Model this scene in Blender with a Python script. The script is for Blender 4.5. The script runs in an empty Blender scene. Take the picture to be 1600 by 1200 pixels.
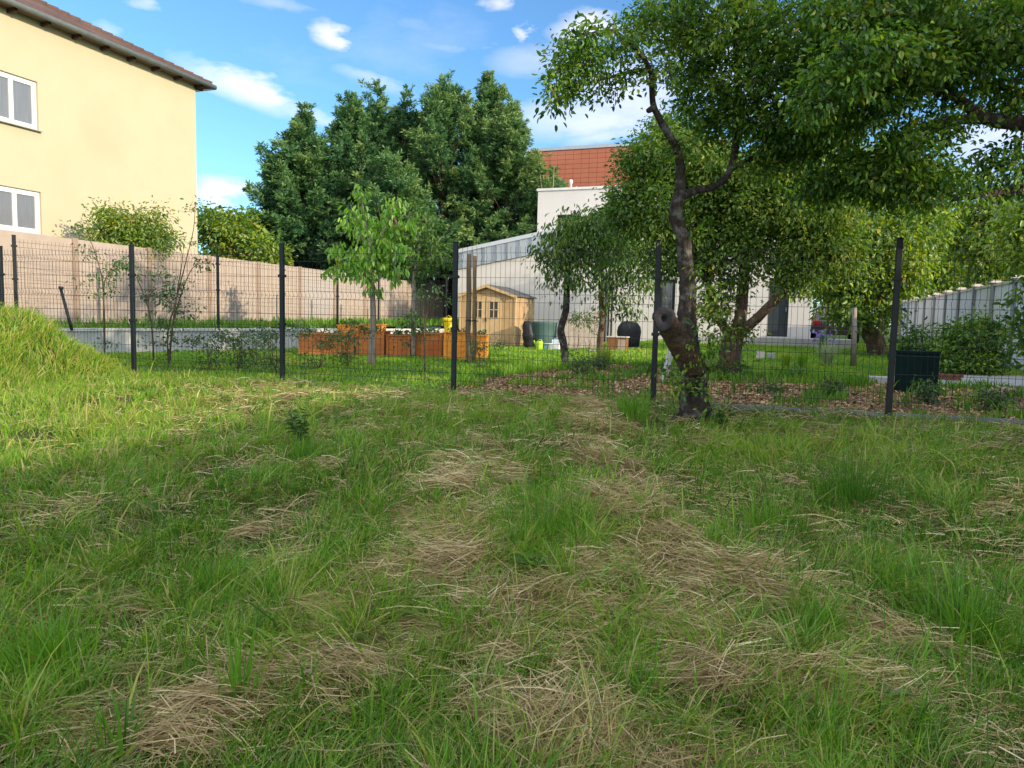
import bpy, math, random
import numpy as np
from mathutils import Vector, Matrix
random.seed(7); RG = np.random.default_rng(11)
SC = bpy.context.scene
COL = SC.collection
rad = math.radians

# ------------------------------------------------------------------ camera
FPX = 1150.0
EYE = np.array([0.0, 0.0, 1.35])
PITCH, ROLL = 5.0, 1.3
cam = bpy.data.cameras.new('camera'); camo = bpy.data.objects.new('camera', cam); COL.objects.link(camo)
CR = Matrix.Rotation(rad(90-PITCH), 3, 'X') @ Matrix.Rotation(rad(ROLL), 3, 'Z')
camo.matrix_world = Matrix.Translation(Vector(EYE)) @ CR.to_4x4()
cam.sensor_width = 36; cam.lens = FPX/1600*36; cam.clip_start = .05; cam.clip_end = 2000
SC.camera = camo
CRN = np.array(CR)

def ray(px, py):
    return CRN @ np.array([(px-800)/FPX, -(py-600)/FPX, -1.0])
def T(px, py, Y):
    d = ray(px, py); return EYE + d*(Y/d[1])
def G(px, py, z=.4):
    d = ray(px, py); return EYE + d*((z-EYE[2])/d[2])
U = np.array([.343, .939, 0]); V = np.array([.939, -.343, 0]); Z = np.array([0, 0, 1.])

# ------------------------------------------------------------------ noise + terrain
def nz(x, y, scale, seed=0):
    r = np.random.default_rng(seed); s = 0; x = np.asarray(x, float); y = np.asarray(y, float)
    for k in range(7):
        a = r.uniform(0, 6.283); f = r.uniform(.6, 1.9)/scale*6.283*.5; p = r.uniform(0, 6.283)
        s = s + np.sin((x*math.cos(a)+y*math.sin(a))*f+p+1.3*np.sin((x*math.sin(a)-y*math.cos(a))*f*.7+p*2))
    return s/3.2
def sm(a, b, x):
    t = np.clip((np.asarray(x, float)-a)/(b-a), 0, 1); return t*t*(3-2*t)
def fence_y(x): return 10.73-.2998*(np.asarray(x, float)+5.53)
def gz(x, y):
    x = np.asarray(x, float); y = np.asarray(y, float)
    z = .4*sm(1.0, 8.5, y)
    inm = 1-sm(-.6, .2, y-fence_y(x))
    z = z + inm*(.035*nz(x, y, 2.2, 3)+.02*nz(x, y, .8, 4))*sm(0, 3, y)
    z = z + .92*sm(-5.3, -6.9, x+.25*nz(x, y, 1.6, 9))*np.exp(-((y-9.3)/1.9)**2)*(1+.10*nz(x, y, .7, 10))
    z = z - inm*sm(1.2, 2.6, x)*.05*sm(5.5, 8, y)
    z = z + sm(1, 8, x)*.028*np.clip(y-16, 0, 18)
    return z
RW0 = np.array([-9.0, 16.2]); RWD = np.array([5.2, 8.8]); RWD = RWD/np.linalg.norm(RWD)
def rw_side(x, y):   # >0 : right of the retaining wall line (lawn side)
    return (np.asarray(x)-RW0[0])*RWD[1]-(np.asarray(y)-RW0[1])*RWD[0]

# ------------------------------------------------------------------ materials
MATS = {}
def newmat(name):
    m = bpy.data.materials.new(name); m.use_nodes = True; nt = m.node_tree
    for n in list(nt.nodes): nt.nodes.remove(n)
    out = nt.nodes.new('ShaderNodeOutputMaterial'); return m, nt, out
def N(nt, t, **kw):
    n = nt.nodes.new(t)
    for k, v in kw.items():
        if k in n.inputs.keys() if isinstance(k, str) else False: n.inputs[k].default_value = v
        else: setattr(n, k, v)
    return n
def rgba(c): return (c[0], c[1], c[2], 1)
def ramp(nt, stops, fac):
    r = nt.nodes.new('ShaderNodeValToRGB'); e = r.color_ramp.elements
    while len(e) < len(stops): e.new(.5)
    for i, (p, c) in enumerate(stops): e[i].position = p; e[i].color = rgba(c)
    nt.links.new(fac, r.inputs['Fac']); return r.outputs['Color']
def surf(name, c1, c2=None, scale=8, rough=.8, bump=.2, bscale=None, detail=6, metal=0, spec=.3, stretch=(1, 1, 1), c3=None, s3=1.2, f3=.5, bdist=.01):
    if name in MATS: return MATS[name]
    m, nt, out = newmat(name); L = nt.links
    b = nt.nodes.new('ShaderNodeBsdfPrincipled'); L.new(b.outputs[0], out.inputs[0])
    b.inputs['Roughness'].default_value = rough; b.inputs['Metallic'].default_value = metal
    b.inputs['Specular IOR Level'].default_value = spec
    tc = nt.nodes.new('ShaderNodeTexCoord'); mp = nt.nodes.new('ShaderNodeMapping'); L.new(tc.outputs['Object'], mp.inputs[0])
    mp.inputs['Scale'].default_value = stretch
    c2 = c2 or tuple(v*.8 for v in c1)
    n1 = nt.nodes.new('ShaderNodeTexNoise'); n1.inputs['Scale'].default_value = scale; n1.inputs['Detail'].default_value = detail
    n1.inputs['Roughness'].default_value = .65
    L.new(mp.outputs[0], n1.inputs['Vector'])
    col = ramp(nt, [(.3, c2), (.68, c1)], n1.outputs['Fac'])
    if c3:
        n3 = nt.nodes.new('ShaderNodeTexNoise'); n3.inputs['Scale'].default_value = s3; n3.inputs['Detail'].default_value = 5
        L.new(tc.outputs['Object'], n3.inputs['Vector'])
        fr = ramp(nt, [(.5, (0, 0, 0)), (.68, (f3, f3, f3))], n3.outputs['Fac'])
        mx = nt.nodes.new('ShaderNodeMixRGB'); L.new(fr, mx.inputs[0]); L.new(col, mx.inputs[1]); mx.inputs[2].default_value = rgba(c3)
        col = mx.outputs[0]
    L.new(col, b.inputs['Base Color'])
    if bump:
        n2 = nt.nodes.new('ShaderNodeTexNoise'); n2.inputs['Scale'].default_value = bscale or scale*4; n2.inputs['Detail'].default_value = 5
        L.new(mp.outputs[0], n2.inputs['Vector'])
        bp = nt.nodes.new('ShaderNodeBump'); bp.inputs['Strength'].default_value = bump; bp.inputs['Distance'].default_value = bdist
        L.new(n2.outputs['Fac'], bp.inputs['Height']); L.new(bp.outputs[0], b.inputs['Normal'])
    MATS[name] = m; return m
def leafmat(name, stops, trans=.35, rough=.5, gloss=.06):
    if name in MATS: return MATS[name]
    m, nt, out = newmat(name); L = nt.links
    at = nt.nodes.new('ShaderNodeAttribute'); at.attribute_name = 'var'
    col = ramp(nt, stops, at.outputs['Fac'])
    d = nt.nodes.new('ShaderNodeBsdfDiffuse'); t = nt.nodes.new('ShaderNodeBsdfTranslucent'); g = nt.nodes.new('ShaderNodeBsdfGlossy')
    g.inputs['Roughness'].default_value = rough; g.inputs['Color'].default_value = (.9, .95, .9, 1)
    hs = nt.nodes.new('ShaderNodeHueSaturation'); hs.inputs['Hue'].default_value = .485; hs.inputs['Saturation'].default_value = 1.1; hs.inputs['Value'].default_value = 1.5
    L.new(col, hs.inputs['Color']); L.new(col, d.inputs[0]); L.new(hs.outputs[0], t.inputs[0])
    m1 = nt.nodes.new('ShaderNodeMixShader'); m1.inputs[0].default_value = trans; L.new(d.outputs[0], m1.inputs[1]); L.new(t.outputs[0], m1.inputs[2])
    m2 = nt.nodes.new('ShaderNodeMixShader'); m2.inputs[0].default_value = gloss; L.new(m1.outputs[0], m2.inputs[1]); L.new(g.outputs[0], m2.inputs[2])
    L.new(m2.outputs[0], out.inputs[0]); MATS[name] = m; return m
def glassmat(name, c=(.03, .035, .04), rough=.06):
    if name in MATS: return MATS[name]
    m, nt, out = newmat(name); b = nt.nodes.new('ShaderNodeBsdfPrincipled'); nt.links.new(b.outputs[0], out.inputs[0])
    b.inputs['Base Color'].default_value = rgba(c); b.inputs['Roughness'].default_value = rough; b.inputs['Specular IOR Level'].default_value = .8
    MATS[name] = m; return m

# ------------------------------------------------------------------ objects
def tag(o, label=None, cat=None, group=None, kind=None):
    if label: o['label'] = label
    if cat: o['category'] = cat
    if group: o['group'] = group
    if kind: o['kind'] = kind
    return o
def thing(name, label, cat, loc, group=None):
    o = bpy.data.objects.new(name, None); COL.objects.link(o); o.location = tuple(float(v) for v in loc); o.empty_display_size = .2
    tag(o, label, cat, group); return o
def origin(parent):
    v = Vector((0, 0, 0)); p = parent
    while p is not None: v = v+p.location; p = p.parent
    return np.array(v)
def link(name, me, mat, parent=None, smooth=False):
    o = bpy.data.objects.new(name, me); COL.objects.link(o)
    if mat: me.materials.append(mat)
    if smooth: me.polygons.foreach_set('use_smooth', np.ones(len(me.polygons), bool))
    if parent is not None: o.parent = parent
    return o
def arr_mesh(name, verts, quads=None, tris=None, mat=None, parent=None, var=None, smooth=False, at=None):
    o0 = origin(parent) if parent is not None else (np.array(at, float) if at is not None else np.zeros(3))
    verts = np.asarray(verts, np.float32)-o0.astype(np.float32)
    me = bpy.data.meshes.new(name); me.vertices.add(len(verts)); me.vertices.foreach_set('co', verts.ravel())
    nq = 0 if quads is None else len(quads); nt_ = 0 if tris is None else len(tris)
    li = np.concatenate([np.asarray(quads, np.int32).ravel() if nq else np.zeros(0, np.int32), np.asarray(tris, np.int32).ravel() if nt_ else np.zeros(0, np.int32)])
    lt = np.concatenate([np.full(nq, 4, np.int32), np.full(nt_, 3, np.int32)]); ls = np.concatenate([[0], np.cumsum(lt)[:-1]]).astype(np.int32)
    me.loops.add(len(li)); me.loops.foreach_set('vertex_index', li)
    me.polygons.add(len(lt)); me.polygons.foreach_set('loop_start', ls)
    me.update(calc_edges=True)
    if var is not None:
        a = me.attributes.new('var', 'FLOAT', 'POINT'); a.data.foreach_set('value', np.asarray(var, np.float32))
    o = link(name, me, mat, parent, smooth)
    if parent is None and at is not None: o.location = tuple(float(v) for v in at)
    return o

class MB:
    def __init__(s): s.v = []; s.f = []
    def quadbox(s, c, ax, ay, az):
        """box centred c with half vectors"""
        c, ax, ay, az = [np.asarray(q, float) for q in (c, ax, ay, az)]
        n = len(s.v)
        for k in (-1, 1):
            for j in (-1, 1):
                for i in (-1, 1): s.v.append(c+ax*i+ay*j+az*k)
        for f in ((0, 2, 3, 1), (4, 5, 7, 6), (0, 1, 5, 4), (1, 3, 7, 5), (3, 2, 6, 7), (2, 0, 4, 6)): s.f.append([n+q for q in f])
        return s
    def box(s, c, sx, sy, sz, d=(1, 0, 0)):
        """box: c = centre of BOTTOM; d = horizontal direction of sx"""
        d = np.array([d[0], d[1], 0.]); d /= np.linalg.norm(d); e = np.array([-d[1], d[0], 0])
        return s.quadbox(np.asarray(c, float)+Z*sz/2, d*sx/2, e*sy/2, Z*sz/2)
    def prism(s, pts, vec):
        """polygon pts extruded by vec"""
        n = len(s.v); m = len(pts); vec = np.asarray(vec, float)
        for p in pts: s.v.append(np.asarray(p, float))
        for p in pts: s.v.append(np.asarray(p, float)+vec)
        s.f.append([n+i for i in range(m)][::-1]); s.f.append([n+m+i for i in range(m)])
        for i in range(m): j = (i+1) % m; s.f.append([n+i, n+j, n+m+j, n+m+i])
        return s
    def tube(s, pts, rs, k=6, cap=True, ph=0.0, jitter=0, rough=0):
        pts = [np.asarray(p, float) for p in pts]
        if np.isscalar(rs): rs = [rs]*len(pts)
        n0 = len(s.v); a0 = None
        for i, p in enumerate(pts):
            t = pts[min(i+1, len(pts)-1)]-pts[max(i-1, 0)]; t /= (np.linalg.norm(t)+1e-9)
            if a0 is None:
                a = np.cross(t, [0.3, 1, .2]) if abs(t[1]) < .9 else np.cross(t, [1, 0, 0])
            else: a = a0-t*np.dot(a0, t)
            a /= (np.linalg.norm(a)+1e-9); a0 = a; b = np.cross(t, a)
            for q in range(k):
                w = ph+2*math.pi*q/k; rr = rs[i]*(1+(random.uniform(-jitter, jitter) if jitter else 0))
                if rough: L9 = i*.37; rr *= 1+rough*(.55*math.sin(3*w+L9*1.1)+.5*math.sin(5*w-L9*.8+1)+.45*math.sin(9*w+L9*1.7)+.35*math.sin(L9*5+2*w))
                s.v.append(p+(a*math.cos(w)+b*math.sin(w))*rr)
        for i in range(len(pts)-1):
            for q in range(k):
                r = (q+1) % k; s.f.append([n0+i*k+q, n0+i*k+r, n0+(i+1)*k+r, n0+(i+1)*k+q])
        if cap:
            s.f.append([n0+q for q in range(k)][::-1]); s.f.append([n0+(len(pts)-1)*k+q for q in range(k)])
        return s
    def lathe(s, c, prof, k=16, sx=1, sy=1):
        """prof: list of (r, z)"""
        c = np.asarray(c, float); n0 = len(s.v)
        for r, z in prof:
            for q in range(k):
                w = 2*math.pi*q/k; s.v.append(c+np.array([math.cos(w)*r*sx, math.sin(w)*r*sy, z]))
        for i in range(len(prof)-1):
            for q in range(k):
                r = (q+1) % k; s.f.append([n0+i*k+q, n0+i*k+r, n0+(i+1)*k+r, n0+(i+1)*k+q])
        s.f.append([n0+q for q in range(k)][::-1]); s.f.append([n0+(len(prof)-1)*k+q for q in range(k)])
        return s
    def build(s, name, mat, parent=None, smooth=False, at=None, bevel=0):
        o0 = origin(parent) if parent is not None else (np.array(at, float) if at is not None else np.zeros(3))
        me = bpy.data.meshes.new(name); me.from_pydata([tuple(v-o0) for v in s.v], [], s.f); me.update()
        o = link(name, me, mat, parent, smooth)
        if parent is None and at is not None: o.location = tuple(float(q) for q in at)
        if bevel:
            b = o.modifiers.new('bevel', 'BEVEL'); b.width = bevel; b.segments = 2; b.limit_method = 'ANGLE'
        return o

# ------------------------------------------------------------------ leaves / blades
def frame(d):
    d = d/(np.linalg.norm(d, axis=1, keepdims=True)+1e-9)
    return d
def leaves(name, P, D, Nn, L, W, mat, parent, var, fold=.28, curl=.26):
    """P base (n,3), D direction, Nn rough normal, L length, W half width"""
    n = len(P); D = frame(D); S = frame(np.cross(D, Nn)); Nn = np.cross(S, D)
    L = L[:, None]; W = W[:, None]
    def pt(t, w, up): return P+D*L*t+S*W*w+Nn*(W*abs(w)*fold*2-L*curl*t*t)
    vs = np.stack([pt(0, 0, 0), pt(.32, .85, 1), pt(.7, .8, 1), pt(1, 0, 0), pt(.7, -.8, 1), pt(.32, -.85, 1)], 1).reshape(-1, 3)
    b = np.arange(n)[:, None]*6
    q = np.concatenate([b+np.array([[0, 1, 2, 3]]), b+np.array([[0, 3, 4, 5]])])
    return arr_mesh(name, vs, quads=q, mat=mat, parent=parent, var=np.repeat(var, 6))
def blade_arrays(P, A, H, LEAN, W, YAW, var, droop=.25):
    """upright blades, bottom P, lean azimuth A"""
    n = len(P); ts = np.array([0, .38, .72, 1.]); ws = np.array([1, .9, .6, 0])
    d = np.stack([np.cos(A), np.sin(A), np.zeros(n)], 1); s = np.stack([np.cos(YAW), np.sin(YAW), np.zeros(n)], 1)
    vs = []
    for t, w in zip(ts, ws):
        c = P+d*(LEAN*H*t**1.8)[:, None]+Z[None]*(H*(t-droop*LEAN*t**3))[:, None]
        if w > 0: vs += [c-s*(W*w)[:, None], c+s*(W*w)[:, None]]
        else: vs.append(c)
    v = np.stack(vs, 1).reshape(-1, 3); b = np.arange(n)[:, None]*7
    q = np.concatenate([b+np.array([[0, 1, 3, 2]]), b+np.array([[2, 3, 5, 4]])]); t = b+np.array([[4, 5, 6]])
    return v, q, t, np.repeat(var, 7)
def blades(name, P, A, H, LEAN, W, YAW, var, mat, parent=None, droop=.25, at=None):
    v, q, t, a = blade_arrays(P, A, H, LEAN, W, YAW, var, droop)
    return arr_mesh(name, v, q, t, mat, parent, a, at=at)

# ------------------------------------------------------------------ trees
class Tree:
    def __init__(s, name, label, base, bark, leafm, cat='tree', group=None, sides=8):
        s.root = thing(name, label, cat, base, group); s.mb = MB(); s.nodes = []; s.rad = []; s.bark = bark; s.leafm = leafm; s.sides = sides
        s.LP = []; s.LD = []; s.LV = []; s.LS = []
    def limb(s, pts, rs, sub=3, wob=.0, sides=None, attach=True, rough=0):
        pts = [np.asarray(p, float) for p in pts]; P = []; R = []
        n = len(pts)
        for i in range(n-1):
            p0 = pts[max(i-1, 0)]; p1 = pts[i]; p2 = pts[i+1]; p3 = pts[min(i+2, n-1)]
            for k in range(sub):
                t = k/sub; t2 = t*t; t3 = t2*t
                c = .5*((2*p1)+(-p0+p2)*t+(2*p0-5*p1+4*p2-p3)*t2+(-p0+3*p1-3*p2+p3)*t3)
                r = rs[i]*(1-t)+rs[i+1]*t
                P.append(c+(RG.normal(size=3)*wob*r if wob else 0)); R.append(r)
        P.append(pts[-1]); R.append(rs[-1])
        s.mb.tube(P, R, sides or s.sides, jitter=.06 if R[0] > .03 else 0, rough=rough)
        if attach:
            s.nodes += P[1:]; s.rad += R[1:]
        return P
    def grow(s, targets, tipr=.004, rmax=.03, droop=.0, seglen=.3, leaf_n=14, spread=.14, ls=.09, tone=0.0, lv=.5, wander=.12, hang=.35):
        targets = np.asarray(targets); nod = np.array(s.nodes)
        d = np.array([np.min(np.linalg.norm(nod-t, axis=1)) for t in targets])
        for ti in np.argsort(d):
            t = targets[ti]; nod = np.array(s.nodes); rr = np.array(s.rad)
            dd = np.linalg.norm(nod-t, axis=1)+np.clip(nod[:, 2]-t[2], 0, 9)*.3
            j = int(np.argmin(dd)); p = nod[j]; D = np.linalg.norm(t-p); n = max(2, int(D/seglen)+1)
            r0 = min(rr[j]*.75, tipr+D*.012, rmax)
            pts = [p]; rs = [r0]
            side = RG.normal(size=3)*wander*D
            for k in range(1, n+1):
                q = k/n; c = p+(t-p)*q+side*math.sin(math.pi*q)+Z*(droop*D*math.sin(math.pi*q))+RG.normal(size=3)*.02*(q < 1)
                pts.append(c); rs.append(r0+(tipr-r0)*q)
            s.mb.tube(pts, rs, 4 if r0 < .02 else 5, cap=False)
            s.nodes += pts[1:]; s.rad += rs[1:]
            m = int(leaf_n*RG.uniform(.6, 1.4)); last = np.array(pts[-min(3, len(pts)):])
            w = RG.random(m)*(len(last)-1); i0 = w.astype(int); i0 = np.minimum(i0, len(last)-2); f = (w-i0)[:, None]
            q = last[i0]*(1-f)+last[i0+1]*f+RG.normal(size=(m, 3))*spread*np.array([1, 1, .75])
            out = q-t; out = out+RG.normal(size=(m, 3))*spread*.8
            out[:, 2] -= hang*spread*2
            s.LP.append(q); s.LD.append(out); s.LS.append(np.full(m, ls)*RG.uniform(.5, 1.3, m)*RG.uniform(.85, 1.15))
            base = lv+tone+RG.normal()*.17
            s.LV.append(np.clip(base+RG.normal(size=m)*.13, 0, 1))
    def add_leaves(s, P, D, size, var):
        s.LP.append(P); s.LD.append(D); s.LS.append(size); s.LV.append(var)
    def finish(s, crown='crown', aspect=.27, smooth=True):
        o = s.mb.build('trunk', s.bark, s.root, smooth=smooth)
        P = np.concatenate(s.LP); D = np.concatenate(s.LD); S_ = np.concatenate(s.LS); Vv = np.concatenate(s.LV)
        Nn = RG.normal(size=P.shape)*.6+Z
        c = leaves(crown, P, D, Nn, S_, S_*aspect, s.leafm, s.root, Vv)
        return s.root
def blob(px, py, Y, rx, ry, n, dy=None, shell=.0):
    """random targets in an ellipsoid whose picture extent is rx,ry pixels at depth Y (real depth dy metres)"""
    c = T(px, py, Y); k = Y/FPX; dy = dy or rx*k
    v = RG.normal(size=(n, 3)); v /= np.linalg.norm(v, axis=1, keepdims=True)
    r = RG.uniform(shell, 1, (n, 1))**(1/2.6)
    return c+v*r*np.array([rx*k, dy, ry*k])
# ------------------------------------------------------------------ light + sky
SUN_AZ = np.array([.80, -.60]); SUN_EL = 15.0
sv = Vector((SUN_AZ[0]*math.cos(rad(SUN_EL)), SUN_AZ[1]*math.cos(rad(SUN_EL)), math.sin(rad(SUN_EL))))
sl = bpy.data.lights.new('sun', 'SUN'); sl.energy = 3.15; sl.angle = rad(.55); sl.color = (1, .84, .62)
so = bpy.data.objects.new('sun', sl); COL.objects.link(so); so.rotation_euler = sv.to_track_quat('Z', 'Y').to_euler(); so.location = (20, -15, 12)
w = bpy.data.worlds.new('World'); SC.world = w; w.use_nodes = True; nt = w.node_tree; L = nt.links
bg = nt.nodes['Background']; sky = nt.nodes.new('ShaderNodeTexSky'); sky.sky_type = 'NISHITA'; sky.sun_disc = False
sky.sun_elevation = rad(SUN_EL); sky.sun_rotation = math.atan2(SUN_AZ[0], SUN_AZ[1]); sky.ozone_density = 2.2; sky.air_density = 1.0; sky.dust_density = .3
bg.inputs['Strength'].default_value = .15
def M(op, a, b=None, c=None, clamp=False):
    n = nt.nodes.new('ShaderNodeMath'); n.operation = op; n.use_clamp = clamp
    for i, v in enumerate((a, b, c)):
        if v is None: continue
        if isinstance(v, (int, float)): n.inputs[i].default_value = v
        else: L.new(v, n.inputs[i])
    return n.outputs[0]
tc = nt.nodes.new('ShaderNodeTexCoord'); sx = nt.nodes.new('ShaderNodeSeparateXYZ'); L.new(tc.outputs['Generated'], sx.inputs[0])
az = M('ARCTAN2', sx.outputs[0], sx.outputs[1]); el = M('ARCSINE', sx.outputs[2])
nv = nt.nodes.new('ShaderNodeTexNoise'); nv.inputs['Scale'].default_value = 9; nv.inputs['Detail'].default_value = 8; nv.inputs['Roughness'].default_value = .6
mp = nt.nodes.new('ShaderNodeMapping'); mp.inputs['Scale'].default_value = (1, 1, 2.6); L.new(tc.outputs['Generated'], mp.inputs[0]); L.new(mp.outputs[0], nv.inputs['Vector'])
nb = nt.nodes.new('ShaderNodeTexNoise'); nb.inputs['Scale'].default_value = 3.2; nb.inputs['Detail'].default_value = 6; nb.inputs['Roughness'].default_value = .6; L.new(mp.outputs[0], nb.inputs['Vector'])
azw = M('ADD', az, M('MULTIPLY', M('SUBTRACT', nv.outputs['Fac'], .5), .16)); elw = M('ADD', el, M('MULTIPLY', M('SUBTRACT', nb.outputs['Fac'], .5), .07))
nw = M('ADD', M('MULTIPLY', nv.outputs['Fac'], .62), M('MULTIPLY', nb.outputs['Fac'], .38))
def cloud(px, py, wx, wy, tilt=0, dens=1.0):
    d = ray(px, py); d = d/np.linalg.norm(d); a0 = math.atan2(d[0], d[1]); e0 = math.asin(d[2])
    da = M('SUBTRACT', azw, a0); de = M('SUBTRACT', elw, e0); c, s_ = math.cos(rad(tilt)), math.sin(rad(tilt))
    u = M('ADD', M('MULTIPLY', da, c), M('MULTIPLY', de, s_)); v = M('SUBTRACT', M('MULTIPLY', de, c), M('MULTIPLY', da, s_))
    q = M('ADD', M('POWER', M('ABSOLUTE', M('DIVIDE', u, wx/FPX)), 2.0), M('POWER', M('ABSOLUTE', M('DIVIDE', v, wy/FPX)), 2.0))
    g = M('POWER', 2.718, M('MULTIPLY', q, -1.0))
    m = M('SUBTRACT', M('MULTIPLY', g, 1.5), M('MULTIPLY', M('SUBTRACT', nw, .30), 3.2))
    return M('MULTIPLY', M('SMOOTH_MIN', M('MULTIPLY', m, .75*dens), .92*dens, .4), 1.0, clamp=True)
acc = None
for c_ in [(510, 52, 42, 18, -6, 1.1), (385, 142, 125, 26, -17, 1.0), (480, 178, 110, 18, -6, .6), (350, 312, 60, 26, -10, 1.1), (905, 52, 62, 26, 2, .9),
           (812, 52, 16, 14, 0, .8), (765, 8, 30, 9, 0, .7), (232, 14, 26, 9, 0, .5), (168, 52, 28, 9, 0, .4), (320, 96, 28, 7, -4, .4), (1000, 150, 150, 70, 0, .75),
           (900, 190, 150, 36, 0, .75), (420, 8, 60, 8, 0, .35), (660, 30, 50, 12, 0, .25), (1540, 215, 60, 60, 0, .9), (1200, 100, 260, 90, 0, .6), (840, 100, 90, 30, 0, .5), (700, 60, 60, 14, -8, .35), (560, 120, 60, 14, -12, .4), (950, 215, 90, 20, 3, .7), (-200, 250, 200, 40, 5, .8), (2000, 250, 240, 60, -5, .8)]:
    m = cloud(*c_); acc = m if acc is None else M('MAXIMUM', acc, m)
thin = M('MULTIPLY', M('SUBTRACT', nb.outputs['Fac'], .55, clamp=True), .7, clamp=True)
acc = M('MAXIMUM', acc, thin)
# a bank of thin bright cloud, added unseen overhead and sunward as ambient fill
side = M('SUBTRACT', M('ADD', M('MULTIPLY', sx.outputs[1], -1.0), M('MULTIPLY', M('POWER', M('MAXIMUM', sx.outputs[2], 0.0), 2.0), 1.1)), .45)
fill_bank = M('MULTIPLY', M('MULTIPLY', side, 2.2, clamp=True), M('ADD', .35, M('MULTIPLY', nb.outputs['Fac'], .9)), clamp=True)
fill_bank = M('MULTIPLY', fill_bank, M('GREATER_THAN', sx.outputs[2], 0.0))
mx = nt.nodes.new('ShaderNodeMixRGB'); L.new(acc, mx.inputs[0]); mx.inputs[2].default_value = (5.3, 5.0, 5.4, 1)
mul = nt.nodes.new('ShaderNodeMixRGB'); mul.blend_type = 'MULTIPLY'; mul.inputs[0].default_value = 1; mul.inputs[2].default_value = (.56, .81, 1.0, 1)
L.new(sky.outputs[0], mul.inputs[1]); L.new(mul.outputs[0], mx.inputs[1]); mb2 = nt.nodes.new('ShaderNodeMixRGB'); L.new(fill_bank, mb2.inputs[0]); L.new(mx.outputs[0], mb2.inputs[1]); mb2.inputs[2].default_value = (7.6, 7.5, 7.5, 1); L.new(mb2.outputs[0], bg.inputs['Color'])
SC.view_settings.view_transform = 'Standard'; SC.view_settings.look = 'None'; SC.view_settings.exposure = .85; SC.view_settings.gamma = 1
SC.cycles.max_bounces = 6; SC.cycles.diffuse_bounces = 3; SC.cycles.transmission_bounces = 4; SC.cycles.transparent_max_bounces = 8; SC.cycles.glossy_bounces = 2

# ------------------------------------------------------------------ materials used widely
soil = surf('meadow_soil', (.045, .045, .02), (.016, .02, .008), scale=30, bump=.9, c3=(.14, .105, .055), s3=2.5, f3=.8)
lawn_m = surf('lawn', (.085, .15, .022), (.05, .10, .014), scale=18, bump=.6, c3=(.13, .17, .03), s3=.7, f3=.6)
mulch_m = surf('mulch', (.33, .215, .12), (.12, .08, .045), scale=40, bump=.8, c3=(.10, .07, .04), s3=1.3, f3=.8)
terr_m = surf('terrace_grass', (.085, .12, .03), (.045, .07, .018), scale=9, bump=.8)
pave_m = surf('paving', (.42, .42, .42), (.32, .32, .32), scale=6, bump=.3)
anth = surf('anthracite_metal', (.012, .017, .022), (.009, .013, .017), scale=30, rough=.5, bump=.05, spec=.3)
conc = surf('concrete', (.46, .44, .41), (.36, .345, .32), scale=7, bump=.35, c3=(.27, .25, .23), s3=.8, f3=.6)

# ------------------------------------------------------------------ ground zones
mp_px = [(700, 597), (760, 588), (830, 577), (900, 572), (960, 568), (1040, 572), (1120, 582), (1200, 590), (1300, 593), (1400, 596), (1480, 604), (1560, 609), (1700, 615)]
mp_w = np.array([G(*p)[:2] for p in mp_px]); mp_w = mp_w[np.argsort(mp_w[:, 0])]
def mulch_far(x, y=None): return np.interp(x, mp_w[:, 0], mp_w[:, 1])+.15*np.sin(np.asarray(x)*4)
def zone(x, y):
    z = np.zeros(np.shape(x), int)
    beyond = y > fence_y(x)
    z[beyond] = 1
    z[beyond & (x > -.95) & (y < mulch_far(x))] = 2
    z[beyond & (rw_side(x, y) < 0)] = 3
    return z
xs = np.arange(-26, 24, .16); ys = np.arange(-4, 42, .16)
gx, gy = np.meshgrid(xs, ys); hz = gz(gx, gy); nx_ = len(xs)
cx, cy = gx[:-1, :-1]+.08, gy[:-1, :-1]+.08; zc = zone(cx, cy)
idx = np.arange(gx.size).reshape(gx.shape); quad = np.stack([idx[:-1, :-1], idx[:-1, 1:], idx[1:, 1:], idx[1:, :-1]], -1)
for k, (nm, mt) in enumerate([('meadow_ground', soil), ('lawn', lawn_m), ('mulch_bed', mulch_m), ('terrace_ground', terr_m)]):
    q = quad[zc == k]; used = np.unique(q); rm = np.full(gx.size, -1); rm[used] = np.arange(len(used))
    h = hz.ravel()[used] if k < 3 else .93+.03*nz(gx.ravel()[used], gy.ravel()[used], 1.5, 8)+.012*np.clip(gy.ravel()[used]-17, 0, 20)
    o = arr_mesh(nm, np.stack([gx.ravel()[used], gy.ravel()[used], h], 1), quads=rm[q], mat=mt, smooth=True); tag(o, kind='structure')
fg = MB()
x0, x1, y0, y1 = xs[0], xs[-1], ys[0], ys[-1]
for a, b, c, d, z in [(-500, x0, -400, 900, .3), (x1, 500, -400, 900, .3), (x0, x1, -400, y0, -.02), (x0, x1, y1, 900, .6)]:
    n = len(fg.v); fg.v += [np.array(p) for p in [(a, c, z), (b, c, z), (b, d, z), (a, d, z)]]; fg.f.append([n, n+1, n+2, n+3])
tag(fg.build('far_ground', terr_m), kind='structure')

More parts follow.
